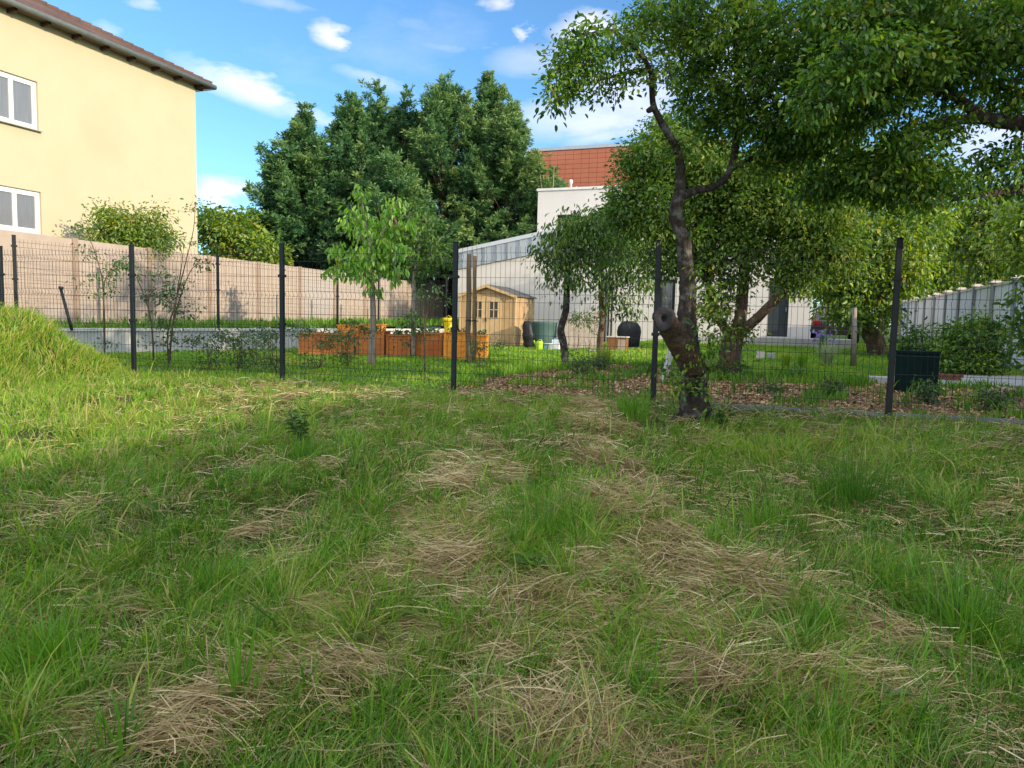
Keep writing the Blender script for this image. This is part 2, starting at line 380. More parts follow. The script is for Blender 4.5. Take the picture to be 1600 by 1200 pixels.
# ------------------------------------------------------------------ meadow grass and straw
STR = [(655, 872, 75, 34), (960, 760, 50, 40), (985, 850, 60, 40), (700, 840, 70, 38), (600, 900, 75, 30), (520, 955, 80, 26), (640, 985, 120, 20), (450, 1050, 130, 22), (290, 1112, 100, 20), (800, 1110, 110, 60), (900, 1150, 120, 60), (1010, 800, 75, 45),
       (955, 690, 40, 40), (760, 722, 70, 22), (1120, 880, 110, 24), (1230, 930, 100, 30), (880, 935, 110, 30), (1340, 985, 90, 22), (820, 1010, 120, 30), 
       (940, 640, 50, 14), (1320, 1060, 140, 30), (200, 1150, 160, 30), (1100, 1060, 90, 30), (700, 780, 90, 20), (930, 880, 60, 30), (1060, 960, 100, 30), (1000, 1180, 200, 50)]
SW = []
for px, py, rx, ry in STR:
    p = G(px, py, .12); p = G(px, py, float(gz(p[0], p[1]))+.05); a = G(px+rx, py, p[2]); b = G(px, py-ry, p[2]); c = G(px, py+ry, p[2])
    AN = {(655, 872): .8, (960, 760): -1.1, (985, 850): -1.2, (700, 840): .8, (600, 900): .75, (520, 955): .7, (640, 985): .35, (430, 1060): .45, (300, 1100): .3, (800, 1110): 1.35, (900, 1150): 1.4, (1010, 800): -1.35, (955, 690): -1.2, (1230, 930): -.9, (1120, 880): -.3, (880, 935): .5, (1340, 985): -.7, (820, 1010): .2, (1000, 1180): 1.3}
    SW.append((p[0], p[1], max(.12, abs(a[0]-p[0])), max(.12, abs(b[1]-c[1])/2), AN.get((px, py), RG.uniform(-.5, .7))))
def straw_mask(x, y):
    m = np.zeros(np.shape(x))
    for sx_, sy_, rx, ry, _ in SW: m = np.maximum(m, np.exp(-((x-sx_)/rx)**2-((y-sy_)/ry)**2))
    return np.clip(m*.98+.30*nz(x, y, .5, 21)+.20*nz(x, y, .2, 22)-.08, 0, 1)
def cand(n_try, xr, yr, dens, near, power):
    x = RG.uniform(*xr, n_try); y = RG.uniform(*yr, n_try); d = np.sqrt(x*x+y*y)
    p = np.minimum(1, (near/np.maximum(d, .1))**power*(1+2.2*sm(-4.6, -5.8, x)*np.exp(-((y-9.3)/2.2)**2)))
    inf = (np.abs(x) < .80*y+3.4) & (y < fence_y(x)+.15)
    k = (RG.random(n_try) < p) & inf
    return x[k], y[k], d[k]
grass_m = leafmat('grass', [(0, (.035, .095, .014)), (.25, (.085, .225, .026)), (.5, (.17, .36, .036)), (.72, (.30, .44, .045)), (.86, (.42, .41, .10)), (1, (.56, .47, .24))], trans=.42, gloss=.02, rough=.45)
straw_m = leafmat('straw', [(0, (.13, .09, .04)), (.35, (.34, .25, .105)), (.65, (.53, .42, .20)), (1, (.78, .68, .42))], trans=.18, gloss=.05, rough=.5)
A_TOT = 11.0*22
x, y, d = cand(int(A_TOT*11500), (-12.5, 9.5), (1.4, 12.6), 1, 3.1, 1.55)
sm_ = straw_mask(x, y)*(1-.85*sm(-2.4, -4.2, x)); tuft = nz(x, y, .55, 31); tuft2 = nz(x, y, .18, 32); big = nz(x, y, 2.4, 33)
keep = RG.random(len(x)) < np.clip(1.05-.72*sm_+.3*tuft2, .2, 1); x, y, d, sm_, tuft, tuft2, big = [q[keep] for q in (x, y, d, sm_, tuft, tuft2, big)]
n = len(x)
nearf = sm(9.5, 11.0, y+.3*x)  # taller beside the fence
rightside = sm(.2, 2.5, x)*sm(5.0, 6.5, y)
H = (.084+.026*tuft+.030*tuft2+.014*big)*RG.uniform(.4, 1.75, n)*(1-.28*sm(5, 9, d))+.10*nearf*RG.random(n); H = np.clip(H, .03, .4)
tall = RG.random(n) < .045; H[tall] *= RG.uniform(1.4, 2.3, tall.sum())
W_ = (.0013+.00027*d)*RG.uniform(.6, 1.5, n); broad = RG.random(n) < .12; W_[broad] *= RG.uniform(1.4, 2.5, broad.sum()); H[broad] *= 1.1
A_ = nz(x, y, .8, 41)*2.5+RG.normal(size=n)*1.3; LE = np.abs(RG.normal(size=n))*.75+.12+.35*sm_
lit = sm(-.5, -3.5, x+.35*(9-y))  # sunlit strip at the left, put into the blade tone as yellower green
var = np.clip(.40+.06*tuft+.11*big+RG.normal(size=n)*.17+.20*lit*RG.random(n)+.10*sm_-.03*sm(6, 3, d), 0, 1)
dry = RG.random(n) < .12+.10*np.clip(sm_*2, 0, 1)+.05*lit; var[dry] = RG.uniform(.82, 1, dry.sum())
mound = sm(-5.0, -6.0, x)*np.exp(-((y-9.3)/2.2)**2); k = RG.random(n) < mound*.22; var[k] = RG.uniform(.72, .95, k.sum()); H += .12*mound*RG.random(n)
z = gz(x, y)
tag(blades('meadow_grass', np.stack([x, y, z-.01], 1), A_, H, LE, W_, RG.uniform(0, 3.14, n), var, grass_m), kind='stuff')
# straw lying in combed swaths
x, y, d = cand(int(A_TOT*9000), (-10, 9), (1.4, 10.5), 1, 3.0, 1.4)
s0 = straw_mask(x, y)*(1-.95*sm(-2.4, -4.2, x)); keep = RG.random(len(x)) < np.clip(s0*1.15-.18, 0, .58)+.14*(1-.93*sm(-2.6, -4.6, x)); x, y, d, s0 = x[keep], y[keep], d[keep], s0[keep]; n = len(x)
ang = np.zeros(n); best = np.zeros(n)
for sx_, sy_, rx, ry, a in SW:
    m = np.exp(-((x-sx_)/(rx*1.3))**2-((y-sy_)/(ry*1.3))**2); k = m > best; ang[k] = a; best[k] = m[k]
ang = ang+.7*nz(x, y, .5, 51)+RG.normal(size=n)*(.55+.8*(s0 < .35)); flip = RG.random(n) < .5; ang[flip] += math.pi
Ls = RG.uniform(.08, .34, n)*np.where(s0 < .25, .6, 1); ht = s0*(.045+.05*nz(x, y, .35, 52))*RG.random(n)**.7+.01+.035*RG.random(n)**2*(s0 < .5)
ts = np.array([0, .33, .66, 1]); ben = RG.normal(size=n)*.07*Ls; arch = RG.uniform(-.02, .06, n)*Ls*4
dv = np.stack([np.cos(ang), np.sin(ang), np.zeros(n)], 1); pv = np.stack([-np.sin(ang), np.cos(ang), np.zeros(n)], 1)
ww = (.0006+.00020*d)*RG.uniform(.6, 1.6, n); til = RG.normal(size=n)*.22
yaw = RG.uniform(-1.2, 1.2, n); wd = pv*np.cos(yaw)[:, None]+Z*np.sin(yaw)[:, None]
b0 = np.stack([x, y, gz(x, y)+ht+.012], 1); vv = []
for t in ts:
    c = b0+dv*((t-.5)*Ls)[:, None]+pv*(ben*math.sin(math.pi*t))[:, None]+Z*(arch*math.sin(math.pi*t)*.5+til*(t-.5)*Ls)[:, None]
    vv += [c-wd*ww[:, None], c+wd*ww[:, None]]
vv = np.stack(vv, 1).reshape(-1, 3); b = np.arange(n)[:, None]*8
q = np.concatenate([b+np.array([[0, 1, 3, 2]]), b+np.array([[2, 3, 5, 4]]), b+np.array([[4, 5, 7, 6]])])
vs_ = np.clip(.5+RG.normal(size=n)*.22+.15*nz(x, y, .6, 53), 0, 1)
tag(arr_mesh('dry_straw', vv, quads=q, mat=straw_m, var=np.repeat(vs_, 8)), kind='stuff')

# lawn / terrace grass
def short_grass(nm, n, xr, yr, test, zf, h0, h1, var0, w0=.004, wd_=.0006):
    x = RG.uniform(*xr, n); y = RG.uniform(*yr, n); k = test(x, y) & (np.abs(x) < .82*y+1.5); x = x[k]; y = y[k]
    k = RG.random(len(x)) < np.minimum(1, (14/y)**1.2); x = x[k]; y = y[k]; n = len(x)
    v = np.clip(var0+.14*nz(x, y, 1.6, 61)+RG.normal(size=n)*.1, 0, 1)
    tag(blades(nm, np.stack([x, y, zf(x, y)], 1), RG.uniform(0, 6.28, n), RG.uniform(h0, h1, n)*(1+.4*nz(x, y, .7, 62)), RG.uniform(.1, .7, n), (w0+wd_*y)*RG.uniform(.6, 1.3, n), RG.uniform(0, 3.14, n), v, grass_m), kind='stuff')
short_grass('lawn_grass', 170000, (-9, 15), (8, 30), lambda x, y: zone(x, y) == 1, gz, .025, .06, .55)
terr_z = lambda x, y: .93+.03*nz(x, y, 1.5, 8)+.012*np.clip(y-17, 0, 20)
short_grass('terrace_weeds', 60000, (-15, 0), (11, 36), lambda x, y: zone(x, y) == 3, terr_z, .08, .30, .42, .005, .0006)
# a ragged fringe of weeds along the bed
short_grass('bed_weeds', 60000, (-2, 11), (7, 17), lambda x, y: (zone(x, y) == 2) & (nz(x, y, .9, 71)+.5*nz(x, y, .3, 72)+1.3*sm(1.6, .2, np.abs(y-mulch_far(x))) > .7), gz, .05, .22, .38, .004)
# wood chips
n = 90000; x = RG.uniform(-1, 11.5, n); y = RG.uniform(7, 17, n); k = (zone(x, y) == 2); x = x[k]; y = y[k]; n = len(x)
c = np.stack([x, y, gz(x, y)+RG.uniform(.0, .03, n)], 1); a = RG.uniform(0, 6.28, n); l_ = RG.uniform(.008, .024, n); wv = l_*RG.uniform(.3, .7, n)
d1 = np.stack([np.cos(a), np.sin(a), RG.normal(size=n)*.35], 1)*l_[:, None]; d2 = np.stack([-np.sin(a), np.cos(a), RG.normal(size=n)*.35], 1)*wv[:, None]
vv = np.stack([c-d1-d2, c+d1-d2, c+d1+d2, c-d1+d2], 1).reshape(-1, 3)
chip_m = leafmat('chips', [(0, (.08, .045, .022)), (.35, (.28, .165, .08)), (.7, (.50, .32, .16)), (1, (.68, .50, .30))], trans=.0, gloss=.03)
tag(arr_mesh('wood_chips', vv, quads=np.arange(n)[:, None]*4+np.array([[0, 1, 2, 3]]), mat=chip_m, var=np.repeat(RG.random(n), 4)), kind='stuff')
# ------------------------------------------------------------------ helpers on vertical planes
def hitp(px, py, P0, D):
    """where the sight line meets the vertical plane through P0 along horizontal D"""
    r = ray(px, py); n = np.array([-D[1], D[0], 0]); k = np.dot(np.array(P0, float)[:3]*[1, 1, 0]-EYE*[1, 1, 0], n)/np.dot(r, n)
    return EYE+r*k
def P3(p, z): return np.array([p[0], p[1], z], float)
def wall_with_holes(mb, P0, D, Lw, z0, z1, holes, thick, inward):
    """rectangular wall from P0 along D, holes = (s0,s1,za,zb)"""
    ss = sorted({0, Lw, *[h[0] for h in holes], *[h[1] for h in holes]}); zs = sorted({z0, z1, *[h[2] for h in holes], *[h[3] for h in holes]})
    for i in range(len(ss)-1):
        for j in range(len(zs)-1):
            a, b, c, d = ss[i], ss[i+1], zs[j], zs[j+1]; m, q = (a+b)/2, (c+d)/2
            if any(h[0] < m < h[1] and h[2] < q < h[3] for h in holes): continue
            pts = [P3(P0, 0)+D*s+Z*z for s, z in ((a, c), (b, c), (b, d), (a, d))]
            n = len(mb.v); mb.v += pts; mb.f.append([n, n+1, n+2, n+3])
    for s0, s1, a, b in holes:
        for (u0, v0), (u1, v1) in (((s0, a), (s1, a)), ((s1, a), (s1, b)), ((s1, b), (s0, b)), ((s0, b), (s0, a))):
            p = P3(P0, 0)+D*u0+Z*v0; q = P3(P0, 0)+D*u1+Z*v1; n = len(mb.v); mb.v += [p, q, q+inward*thick, p+inward*thick]; mb.f.append([n, n+1, n+2, n+3])
white_f = surf('white_frame', (.78, .78, .77), (.72, .72, .71), scale=20, rough=.45, bump=.02)
def window(root, P0, D, s0, s1, za, zb, depth, inward, pane_m, sashes=2, frame_m=None, name='window', fw=.07):
    """frame with sashes and panes set `depth` into the wall"""
    fm = frame_m or white_f; c = MB(); o = P3(P0, 0)+inward*depth
    def bar(a, b, c0, d0, t=.06, off=0, m=c): m.quadbox(o+D*(a+b)/2+Z*(c0+d0)/2+inward*off, D*abs(b-a)/2, inward*t/2, Z*abs(d0-c0)/2)
    bar(s0, s1, za, za+fw); bar(s0, s1, zb-fw, zb); bar(s0, s0+fw, za+fw, zb-fw); bar(s1-fw, s1, za+fw, zb-fw)
    fr = c.build(name, fm, root)
    wdt = (s1-s0-2*fw)/sashes
    for k in range(sashes):
        a = s0+fw+k*wdt; b = a+wdt; m = MB(); sw = .055
        bar(a+.004, b-.004, za+fw, za+fw+sw, .05, -.03, m); bar(a+.004, b-.004, zb-fw-sw, zb-fw, .05, -.03, m)
        bar(a+.004, a+sw, za+fw+sw, zb-fw-sw, .05, -.03, m); bar(b-sw, b-.004, za+fw+sw, zb-fw-sw, .05, -.03, m)
        m.build('sash', fm, fr)
        m = MB(); bar(a+sw, b-sw, za+fw+sw, zb-fw-sw, .012, -.02, m); m.build('pane', pane_m, fr)
    return fr

# ------------------------------------------------------------------ yellow house
ylw = surf('yellow_render', (.51, .45, .315), (.49, .43, .295), scale=1.6, rough=.9, bump=.15, bscale=60, c3=(.42, .37, .255), s3=.35, f3=.5, spec=.1)
C0 = np.array([-10.7, 25.1, 0]); HZ0, HZ1 = .7, 8.85
Dm = -U; inw = -V
def s_of(p): return float(np.dot(p-P3(C0, p[2]), Dm))
hroot = thing('house', 'pale yellow rendered two storey house with a brown tiled hip roof', 'house', P3(C0, HZ0))
wins = []
for (pr, pt, pb, pm) in [(57, 127.5, 204, 19), (62.5, 300, 366.5, 24.5)]:
    a = hitp(pr, pt, C0, Dm); b = hitp(pr, pb, C0, Dm); m = hitp(pm, (pt+pb)/2, C0, Dm); s0 = s_of(a); sw = s_of(m)-s0
    wins.append((s0-.02, s0+2*sw, b[2], a[2]))
    wins.append((s0+2*sw+3.2, s0+4*sw+3.2, b[2], a[2]))
m = MB(); wall_with_holes(m, C0, Dm, 16, HZ0, HZ1, wins, .2, inw)
m.prism([P3(C0, HZ0), P3(C0+Dm*16, HZ0), P3(C0+Dm*16+inw*10, HZ0), P3(C0+inw*10, HZ0)][::-1], (0, 0, .01))
for a, b in ((C0+Dm*16, C0+Dm*16+inw*10), (C0+Dm*16+inw*10, C0+inw*10), (C0+inw*10, C0)):
    n = len(m.v); m.v += [P3(a, HZ0), P3(b, HZ0), P3(b, HZ1), P3(a, HZ1)]; m.f.append([n, n+1, n+2, n+3])
m.build('wall', ylw, hroot)
shutter = surf('blind_grey', (.20, .21, .23), (.14, .15, .17), scale=3, rough=.3, bump=.05, spec=.7, stretch=(18, 18, .5))
glass = glassmat('glass_dark', (.05, .055, .06)); glass2 = glassmat('glass_grey', (.16, .17, .19), .05)
sillm = surf('sill_metal', (.45, .44, .42), scale=10, rough=.4, bump=.02)
for k, wn in enumerate(wins):
    fr = window(hroot, C0, Dm, wn[0], wn[1], wn[2], wn[3], .1, inw, shutter, fw=.08)
    sm_b = MB().quadbox(P3(C0, 0)+Dm*(wn[0]+wn[1])/2+Z*(wn[2]-.012)-inw*.03, Dm*((wn[1]-wn[0])/2+.03), inw*.09, Z*.012); sm_b.build('window_sill', sillm, hroot)
# roof
tile = surf('brown_tiles', (.13, .075, .058), (.075, .048, .04), scale=5, rough=.75, bump=.3, c3=(.17, .11, .085), s3=.8, f3=.6)
E1 = C0+V*.36+U*.36+Z*HZ1; LE_, WD = 16.72, 10.72; hp = WD/2; rise = .5
def slope(E, a, b, Ls, Wd, mb):
    """E eave corner, a along eave, b horizontal inward"""
    NS, NT = int(Ls/.045), 44; n0 = len(mb.v)
    for j in range(NT+1):
        t = j/NT*Wd
        for i in range(NS+1):
            s = min(max(i/NS*Ls, t), Ls-t) if Ls > 2*Wd-.01 else min(max(i/NS*Ls, t), max(Ls-t, t))
            up = rise*t+.028*abs(math.sin(math.pi*s/.21))+.02*(1-(t/.34) % 1)
            mb.v.append(E+a*s+b*t+Z*(up+.03))
    for j in range(NT):
        for i in range(NS): q = n0+j*(NS+1)+i; mb.f.append([q, q+1, q+NS+2, q+NS+1])
rf = MB(); slope(E1, -U, -V, LE_, hp, rf); slope(E1-V*WD, V, -U, WD, hp, rf); slope(E1-V*WD-U*LE_, U, V, LE_, hp, rf); slope(E1-U*LE_, -V, U, WD, hp, rf)
roof = rf.build('roof', tile, hroot)
cp = MB(); R1 = E1-U*hp-V*hp+Z*(rise*hp)
for a, b in ((E1, R1), (E1-V*WD, R1)):
    k = 26
    for i in range(k):
        p = a+(b-a)*i/k+Z*.06; q = a+(b-a)*(i+1.08)/k+Z*.06; cp.tube([p+Z*.02, q], [.10, .085], 8)
cp.build('hip_tiles', tile, roof)
eave_m = surf('eave_boards', (.16, .12, .09), (.12, .09, .07), scale=8, rough=.8, bump=.1); brown = surf('dark_brown_wood', (.07, .04, .025), (.04, .025, .018), scale=12, bump=.2)
ev = MB(); ev.prism([E1+Z*-.02, E1-U*LE_+Z*-.02, E1-U*LE_-V*WD+Z*-.02, E1-V*WD+Z*-.02][::-1], Z*.03); ev.build('soffit', eave_m, roof)  # shade under the eave put into the dark board colour
for i in range(18): p = E1-U*(.35+i*.9)-Z*.08; MB().quadbox(p-V*.24, U*.04, V*.17, Z*.045).build('rafter', brown, roof)
for i in range(12): p = E1-V*(.35+i*.9)-Z*.08; MB().quadbox(p-U*.24, V*.04, U*.17, Z*.045).build('rafter', brown, roof)
gut = surf('gutter_metal', (.17, .19, .18), (.12, .135, .13), scale=5, rough=.5, bump=.1)
g = MB(); g.tube([E1+V*.07+U*.08, E1+V*.07-U*LE_], .075, 10); g.tube([E1+U*.07+V*.08, E1+U*.07-V*WD], .075, 10); g.build('gutter', gut, roof, smooth=True)

# ------------------------------------------------------------------ concrete panel wall at the left
pw = surf('concrete_panel', (.44, .36, .30), (.375, .305, .255), scale=4, rough=.95, bump=.35, bscale=40, c3=(.40, .37, .36), s3=.45, f3=.75, spec=.1)
pp = surf('concrete_panel_post', (.35, .265, .205), (.30, .22, .17), scale=6, rough=.95, bump=.3)
W0 = T(440, 500, 24.5); WU = np.array([.321, .947, 0]); wt = lambda Y: (Y-24.5)/WU[1]
root = thing('concrete_wall', 'long tan concrete panel wall running from the yellow house towards the conifers', 'wall', P3(W0, 1.0))
s = wt(10.8); segs = []
while s < wt(38): segs.append(s); s += 2.18
s_off = wt(17.16)-min(segs, key=lambda q: abs(q-wt(17.16))); segs = [q+s_off for q in segs]
for i, s in enumerate(segs):
    p = P3(W0+WU*s, .95); MB().box(p, .14, .14, 2.04, WU).build('post', pp, root)
    if i < len(segs)-1:
        b = MB(); nn = np.array([WU[1], -WU[0], 0])
        c = P3(W0+WU*(s+1.09), .97)
        for r_ in range(4): b.quadbox(c+Z*(.25+r_*.5), WU*1.02, nn*(.03+.002*(r_ % 2)), Z*.2475)
        b.quadbox(c+Z*1.0-nn*.012, WU*1.02, nn*.02, Z*.99)
        b.build('panel', pw, root)

# ------------------------------------------------------------------ retaining wall of pale blocks
wb = surf('pale_block', (.55, .54, .52), (.44, .43, .42), scale=5, bump=.3, c3=(.34, .33, .31), s3=.9, f3=.6)
RD = P3(RWD, 0); rroot = thing('retaining_wall', 'low retaining wall of pale grey concrete blocks below the mesh fence', 'wall', P3(RW0, .35))
b = MB(); nn = np.array([RD[1], -RD[0], 0]); s = -5.0
while s < 13.2: b.quadbox(P3(RW0+RWD*(s+.245), .60)+nn*RG.uniform(-.008, .008), RD*.241, nn*.1, Z*.30); s += .49
b.build('blocks', wb, rroot)
b = MB(); b.quadbox(P3(RW0+RWD*4.2, .93)+nn*.01, RD*9.1, nn*.13, Z*.03); b.build('coping', surf('coping', (.62, .61, .58), (.54, .53, .5), scale=6, bump=.2), rroot)

# ------------------------------------------------------------------ mesh fences
def wire_panel(P, Q, z0, z1, root, pitch=.062, rv=.0024, rh=.0028, folds=(0.06, .56, 1.06, 1.56), spikes=True):
    D = Q-P; D[2] = 0; Lw = np.linalg.norm(D); D = D/Lw; nn = np.array([-D[1], D[0], 0]); H = z1-z0; b = MB()
    hs = []
    for f in folds: hs += [f, f+.05, f+.10]
    zs_h = sorted(set([round(q, 3) for f in folds for q in (f, f+.10)]+[round(f+.3, 3) for f in folds if f+.3 < H]))
    prof = [(0, 0)]
    for f in folds: prof += [(f, 0), (f+.05, .035), (f+.10, 0)]
    prof.append((H, 0)); n = int((Lw-.06)/pitch); k = 0
    for i in range(n+1):
        p = P3(P, z0)+D*(.03+i*(Lw-.06)/n)
        b.tube([p+Z*a+nn*o for a, o in prof], rv, 3, cap=False)
    for f in zs_h: b.tube([P3(P, z0+f)+D*.02, P3(Q, z0+f)-D*.02], rh, 3, cap=False)
    return b.build('wire_panel', anth, root)
def fence_post(p, z0, z1, D, root, w=.06, dd=.045):
    b = MB(); b.box(P3(p, z0), w, dd, z1-z0, D); b.box(P3(p, z1), w+.006, dd+.006, .012, D); o = b.build('post', anth, root, bevel=.004)
    for f in (.12, .95, 1.6):
        if z0+f < z1: MB().box(P3(p, z0+f), w+.03, dd+.02, .035, D).build('clamp', anth, o)
FD = np.array([2.395, -.718, 0])/2.5; F0 = np.array([-5.53, 10.73, 0])
froot = thing('mesh_fence', 'dark grey welded wire mesh fence with square posts across the back of the meadow', 'fence', P3(F0, .4))
FP = [F0+FD*2.5*i for i in range(-3, 7)]
for i, p in enumerate(FP):
    fence_post(p, .25, 2.29, FD, froot)
    if i < len(FP)-1:
        wire_panel(FP[i], FP[i+1], .50, 2.24, froot)
        c = (FP[i]+FP[i+1])/2; MB().quadbox(P3(c, .40 if i > 5 else .36)+np.array([FD[1], -FD[0], 0])*0, FD*1.21, np.array([-FD[1], FD[0], 0])*.025, Z*.045).build('base_board', surf('base_board', (.20, .225, .23), (.15, .17, .175), scale=9, bump=.2), froot)
f2 = thing('mesh_fence', 'farther dark wire mesh fence standing on top of the pale retaining wall', 'fence', P3(RW0, .96))
f2s = [-1.75, .66, 2.96, 5.1, 7.2, 9.07, 10.9, 12.8]; pts = [P3(RW0+RWD*q, 0) for q in f2s]
for i, p in enumerate(pts):
    fence_post(p, .96, 2.78, RD, f2)
    if i < len(pts)-1: wire_panel(p, pts[i+1], 1.0, 2.72, f2, pitch=.075, rv=.0026, rh=.003)
gs = surf('green_screen', (.02, .10, .085), (.015, .075, .065), scale=6, rough=.7, bump=.3)
scr = thing('privacy_screen', 'dark teal green screen panel beyond the far end of the concrete wall', 'screen', P3(T(690, 470, 39.5), 1.1))
p, q = T(650, 470, 40), T(716, 470, 39); b = MB()
b.quadbox(P3((p+q)/2, 2.2), (q-p)*[.5, .5, 0], np.array([0, .02, 0]), Z*1.15); b.build('screen_panel', gs, scr)
b = MB(); [b.tube([P3(v, .9), P3(v, 3.4)], .03, 6) for v in (p, (p+q)/2+[0, .04, 0], q)]; b.build('poles', anth, scr)

# ------------------------------------------------------------------ white building + red building
wr = surf('white_render', (.63, .61, .585), (.59, .57, .55), scale=1.2, rough=.92, bump=.12, bscale=50, c3=(.54, .52, .50), s3=.4, f3=.4, spec=.1)
zinc = surf('zinc_cladding', (.42, .47, .53), (.36, .41, .47), scale=3, rough=.45, metal=.3, bump=.05); zinc_l = surf('zinc_trim', (.55, .60, .66), (.5, .55, .61), scale=4, rough=.4, metal=.2, bump=.03)
B0 = P3(T(900, 500, 30), 0); broot = thing('white_building', 'long white rendered building with zinc edged sloping roof and dark door', 'building', P3(B0, .5))
def onB(px, py): return hitp(px, py, B0, V)
def sB(p): return float(np.dot(p-B0, V))
a_ = onB(715, 421); c_ = onB(958, 373); t_a = onB(715, 390.5); t_c = onB(958, 337.5); cr = onB(1268, 500); sL, sM, sR = sB(a_), sB(c_), sB(cr)
dL, dR = sB(onB(1199.5, 500)), sB(onB(1231.5, 500)); dz0 = onB(1215, 526)[2]; dz1 = dz0+2.15
w1 = (sB(onB(1030, 440)), sB(onB(1056, 440)), dz0+.1, dz0+2.1)
ztop = 4.9
b = MB()
holes = [(w1[0]-sM, w1[1]-sM, w1[2], w1[3]), (dL-sM, dR-sM, dz0, dz1)]
wall_with_holes(b, B0+V*sM, V, sR-sM, .3, ztop, holes, .2, U)
n = len(b.v); b.v += [B0+V*sL+Z*.3, B0+V*sM+Z*.3, B0+V*sM+Z*(c_[2]), B0+V*sL+Z*a_[2]]; b.f.append([n, n+1, n+2, n+3])
n = len(b.v); b.v += [B0+V*sM+Z*c_[2], B0+V*sM+Z*ztop, B0+V*sM+U*8+Z*ztop, B0+V*sM+U*8+Z*c_[2]]; b.f.append([n, n+1, n+2, n+3])
for s_, zt in ((sL, a_[2]), (sR, ztop)):
    n = len(b.v); b.v += [B0+V*s_+Z*.3, B0+V*s_+U*8+Z*.3, B0+V*s_+U*8+Z*zt, B0+V*s_+Z*zt]; b.f.append([n, n+1, n+2, n+3])
n = len(b.v); b.v += [B0+V*sM+Z*ztop, B0+V*sR+Z*ztop, B0+V*sR+U*8+Z*ztop, B0+V*sM+U*8+Z*ztop]; b.f.append([n, n+1, n+2, n+3])
b.build('wall', wr, broot)
# sloping zinc parapet
par = MB(); e = -U*.04
par.prism([B0+V*sL+Z*a_[2]+e*2, B0+V*sM+Z*c_[2]+e*2, B0+V*sM+Z*(t_c[2]-.16)+e*2, B0+V*sL+Z*(t_a[2]-.16)+e*2], U*8.2)
pr = par.build('parapet', zinc, broot)
rim = MB(); rim.prism([B0+V*(sL-.05)+Z*(t_a[2]-.16)+e*3.2, B0+V*sM+Z*(t_c[2]-.16)+e*3.2, B0+V*sM+Z*(t_c[2])+e*3.2, B0+V*(sL-.05)+Z*(t_a[2])+e*3.2], U*8.3); rim.build('parapet_rim', zinc_l, pr)
k = 13
for i in range(k):
    f = (i+.5)/k; s_ = sL+(sM-sL)*f; za = a_[2]+(c_[2]-a_[2])*f; zb = t_a[2]+(t_c[2]-t_a[2])*f-.17
    MB().quadbox(B0+V*s_+Z*(za+zb)/2+e*2.6, V*.018, U*.03, Z*(zb-za)/2).build('seam', surf('zinc_dark', (.27, .31, .36), bump=0, rough=.5), pr)
doorm = surf('door_charcoal', (.035, .045, .05), (.025, .035, .04), scale=4, rough=.5, bump=.05)
dd_ = MB(); dd_.quadbox(B0+V*(dL+dR)/2+U*.12+Z*(dz0+dz1)/2, V*((dR-dL)/2), U*.02, Z*(dz1-dz0)/2); do = dd_.build('door', doorm, broot)
MB().quadbox(B0+V*(dR-.09)+U*.07+Z*(dz0+1), V*.012, U*.03, Z*.07).build('door_handle', zinc_l, do)
window(broot, B0, V, w1[0], w1[1], w1[2], w1[3], .12, U, glass, frame_m=anth, sashes=1)
for px_ in (946, 951, 956):
    p = onB(px_, 500)-U*.06; MB().tube([P3(p, .5), P3(p, 3.3)], .028, 8).build('drainpipe', anth, broot, smooth=True)
tz = MB(); tz.quadbox(B0+V*(sB(onB(1160, 530))+sR)/2-U*1.1+Z*(dz0-.2), V*((sR-sB(onB(1160, 530)))/2+1.3), U*1.0, Z*.18); tag(tz.build('terrace_slab', pave_m), kind='structure')
# upper storey
K0 = P3(T(840, 330, 34), 0); kz0 = 3.4; kz1 = hitp(842, 297.5, K0, V)[2]
def onK(px, py): return hitp(px, py, K0, V)
h = [(float(np.dot(onK(870, 340)-K0, V)), float(np.dot(onK(905, 340)-K0, V)), onK(875, 368)[2], onK(872, 335.5)[2])]
Lk = 10.5; b = MB(); wall_with_holes(b, K0, V, Lk, kz0, kz1, [(q[0], q[1], q[2]-K0[2]*0, q[3]) for q in h], .2, U)
for s_ in (0, Lk):
    n = len(b.v); b.v += [K0+V*s_+Z*kz0, K0+V*s_+U*6+Z*kz0, K0+V*s_+U*6+Z*kz1, K0+V*s_+Z*kz1]; b.f.append([n, n+1, n+2, n+3])
n = len(b.v); b.v += [K0+Z*kz1, K0+V*Lk+Z*kz1, K0+V*Lk+U*6+Z*kz1, K0+U*6+Z*kz1]; b.f.append([n, n+1, n+2, n+3])
us = b.build('upper_storey', wr, broot)
MB().quadbox(K0+V*Lk/2+U*3+Z*(kz1+.02), V*(Lk/2+.05), U*3.06, Z*.05).build('coping', surf('white_trim', (.72, .70, .68), scale=5, bump=.02), us)
window(broot, K0, V, h[0][0], h[0][1], h[0][2], h[0][3], .14, U, shutter, frame_m=anth, sashes=1)
trim = MATS['white_trim']
p = K0+V*(float(np.dot(onK(884, 297)-K0, V)))+U*.8+Z*(kz1+.07)
vt = thing('roof_vent', 'small white vent pipe standing on the white flat roof', 'vent', p); MB().lathe(p, [(.06, 0), (.06, .32), (.09, .34), (.09, .46), (.05, .5)], 10).build('pipe', trim, vt, smooth=True)
MB().tube([p+V*.12+Z*.03, p+V*.3+Z*.16], .04, 8).build('elbow', trim, vt)
